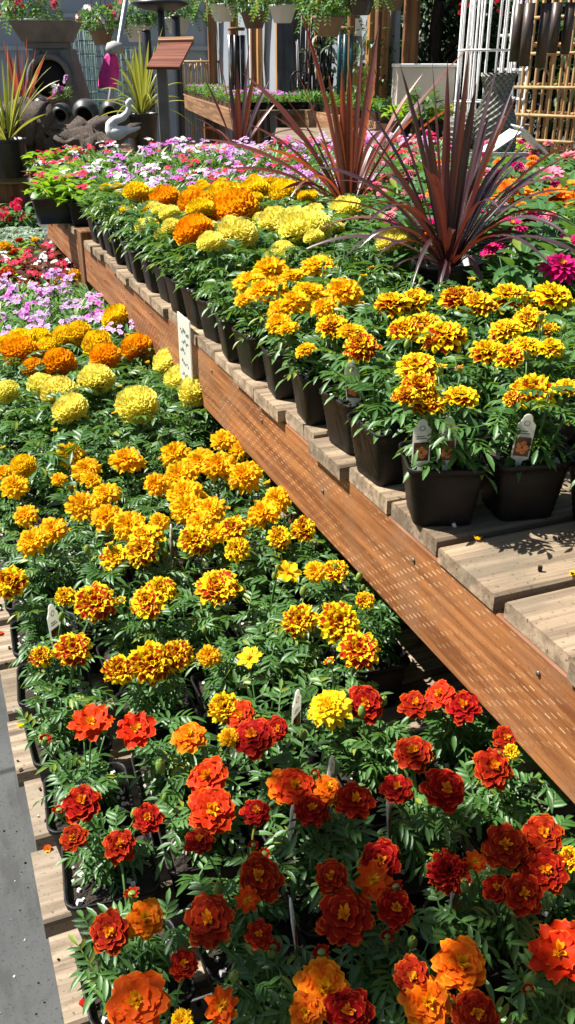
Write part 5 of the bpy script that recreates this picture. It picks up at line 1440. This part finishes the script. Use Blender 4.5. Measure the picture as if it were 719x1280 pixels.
# brown hexagonal pot, white pot, pale bowl, yellow-green plant
D = 4.5; s_ = D/FPX*1.06
O = atD(667, 165, D); O.z = SZ
rt = oriented(link('clay_planter', None, None, O, label='brown angular clay planter tipped up among the pots at right', cat='planter'))
mb = MB(); M = Matrix.Translation((0, 0, .02)) @ Matrix.Rotation(R(8), 4, 'Y')
mb.lathe([(.055, 0), (.085, .06), (.085, .13), (.06, .17), (.05, .165), (.07, .12)], 6, M=M); build('planter_body', mb, 'terracotta_dark', rt, False)
O = atD(684, 168, D+.15); O.z = SZ
rt = link('white_pot', None, None, O, label='small white plastic pot behind the brown clay planter', cat='pot')
mb = MB(); mb.lathe([(.05, 0), (.065, .12), (.07, .122), (.07, .13), (.06, .13), (.055, .05)], 24); build('pot_body', mb, 'white_plastic', rt)
O = atD(708, 165, D-.2); O.z = SZ
rt = link('stone_bowl', None, None, O, label='pale grey stone bowl on a foot at the right edge', cat='bowl')
mb = MB(); mb.lathe([(.05, 0), (.045, .02), (.025, .05), (.06, .08), (.1, .12), (.105, .125), (.095, .125), (.05, .09), (0, .08)], 28); build('bowl_body', mb, 'stone', rt)
O = atD(648, 168, D+.3); O.z = SZ
potted(O, 'small', 'yellow flowering green plant between the tall vase and the clay planter', 'flower', None, [(O+Vector((rr(-.05, .05), rr(-.05, .05), .2)), 'DY', .02) for _ in range(3)], fol='begonia', fs=1.3, name='potted_bedding_flower')
# folded white paper / sign boards on the flowers at right
random.seed(6)
O = atD(628, 190, 4.1); O.z = UPR+.002; CH = .23
rt = oriented(link('plastic_crate', None, None, O, label='white slotted plastic crate among the pink flowers below the wicker vases', cat='crate'))
mb = MB(); 
for sy in (-.12, .113):
    for k in range(9): mb.box((-.17+k*.04, sy, .012), (-.150+k*.04, sy+.007, CH-.012))
    mb.box((-.175, sy-.001, CH-.012), (.175, sy+.008, CH)); mb.box((-.175, sy-.001, 0), (.175, sy+.008, .012)); mb.box((-.175, sy-.002, .10), (.175, sy+.009, .115))
for sx in (-.183, .176): mb.box((sx, -.12, 0), (sx+.007, .12, CH))
mb.box((-.175, -.118, .02), (.175, .112, .025)); build('crate_body', mb, 'white_plastic', rt, False)
O2 = O.copy(); O2.z += CH
rt = oriented(link('folded_card', None, None, O2, label='white folded card lying open on the white slotted crate', cat='card'))
for M in (Matrix.Translation((-.01, 0, .055)) @ Matrix.Rotation(R(-34), 4, 'Y'), Matrix.Translation((.12, .0, .055)) @ Matrix.Rotation(R(40), 4, 'Y')):
    mb = MB(); mb.box((-.09, -.11, -.002), (.07, .11, .002), M=M); build('card_panel', mb, 'white_paint', rt, False)

# --- begonia trays over the far end of the beam
random.seed(66)
for k, (px, py) in enumerate([(70, 262), (92, 258), (64, 240), (98, 236), (60, 222), (112, 222), (85, 215)]):
    P = at(px, py, UPR+.045); 
    root = link('begonia_tray', None, None, (P.x, P.y, UPR+.003*0+.002*(k % 2)), (0, 0, rr(-.1, .1)), label=['square black tray of rose red begonias over the far beam end', 'black tray of rose begonias right of the beam end tray', 'black tray of white and red begonias behind the front left one', 'black tray of white begonias, second row at right', 'black tray of red begonias against the driftwood', 'black tray of white begonias near the bird statue', 'black tray of mixed begonias, middle of the back row'][k], cat='flower tray', group='begonia trays')
    mb = MB(); mb.grid([rsq(.075, 0, .15), rsq(.09, .09, .15), rsq(.094, .092, .15), rsq(.094, .1, .15), rsq(.086, .1, .15), rsq(.08, .06, .15)], closed=True); mb.face(range(16)); build('tray', mb, 'black_plastic', root)
    link('foliage', random.choice(FOL['begonia'] if k % 3 != 2 else FOL['bronze']), root, (0, 0, .07), (0, 0, rr(0, 6)), 1.15)
    ks = [['DR'], ['DR', 'ZP'], ['DW', 'DR'], ['DW'], ['DR'], ['DW'], ['DW', 'DR']][k]
    for _ in range(6): link('bloom', random.choice(BL[random.choice(ks)]), root, (rr(-.08, .08), rr(-.08, .08), rr(.15, .18)), (rr(-.4, .4), rr(-.4, .4), rr(0, 6)), .024)

# ------------------------------------------------------------------ light, sky, camera
SUN = Vector((-.52, .34, .90)).normalized()
el = math.asin(SUN.z); az = math.atan2(SUN.x, SUN.y)
w = bpy.data.worlds.new('World'); scene.world = w; w.use_nodes = True
nt = w.node_tree; bg = nt.nodes['Background']; sky = nt.nodes.new('ShaderNodeTexSky'); sky.sky_type = 'NISHITA'
sky.sun_disc = False; sky.sun_elevation = el; sky.sun_rotation = az; sky.dust_density = 1.5
nt.links.new(sky.outputs[0], bg.inputs[0]); bg.inputs[1].default_value = .05
sl = bpy.data.lights.new('sun', 'SUN'); sl.energy = 5.0; sl.angle = R(.53); sl.color = (1, .965, .91)
so = bpy.data.objects.new('sun', sl); COL.objects.link(so); so.rotation_euler = SUN.to_track_quat('Z', 'Y').to_euler(); so.location = (0, 0, 10)
cd = bpy.data.cameras.new('camera'); co = bpy.data.objects.new('camera', cd); COL.objects.link(co)
cd.sensor_fit = 'VERTICAL'; cd.sensor_height = 24; cd.lens = FPX/1280*24; cd.clip_start = .02; cd.clip_end = 500
co.location = (0, 0, CAM_Z); co.rotation_euler = (PI/2-PITCH, 0, -YAW)
scene.camera = co
scene.render.resolution_x = 575; scene.render.resolution_y = 1024
scene.view_settings.view_transform = 'Standard'; scene.view_settings.look = 'None'; scene.view_settings.gamma = 1; scene.view_settings.exposure = 1.12
try: scene.cycles.max_bounces = 6; scene.cycles.diffuse_bounces = 3; scene.cycles.transmission_bounces = 4
except Exception: pass
print('objects', len(COL.objects))
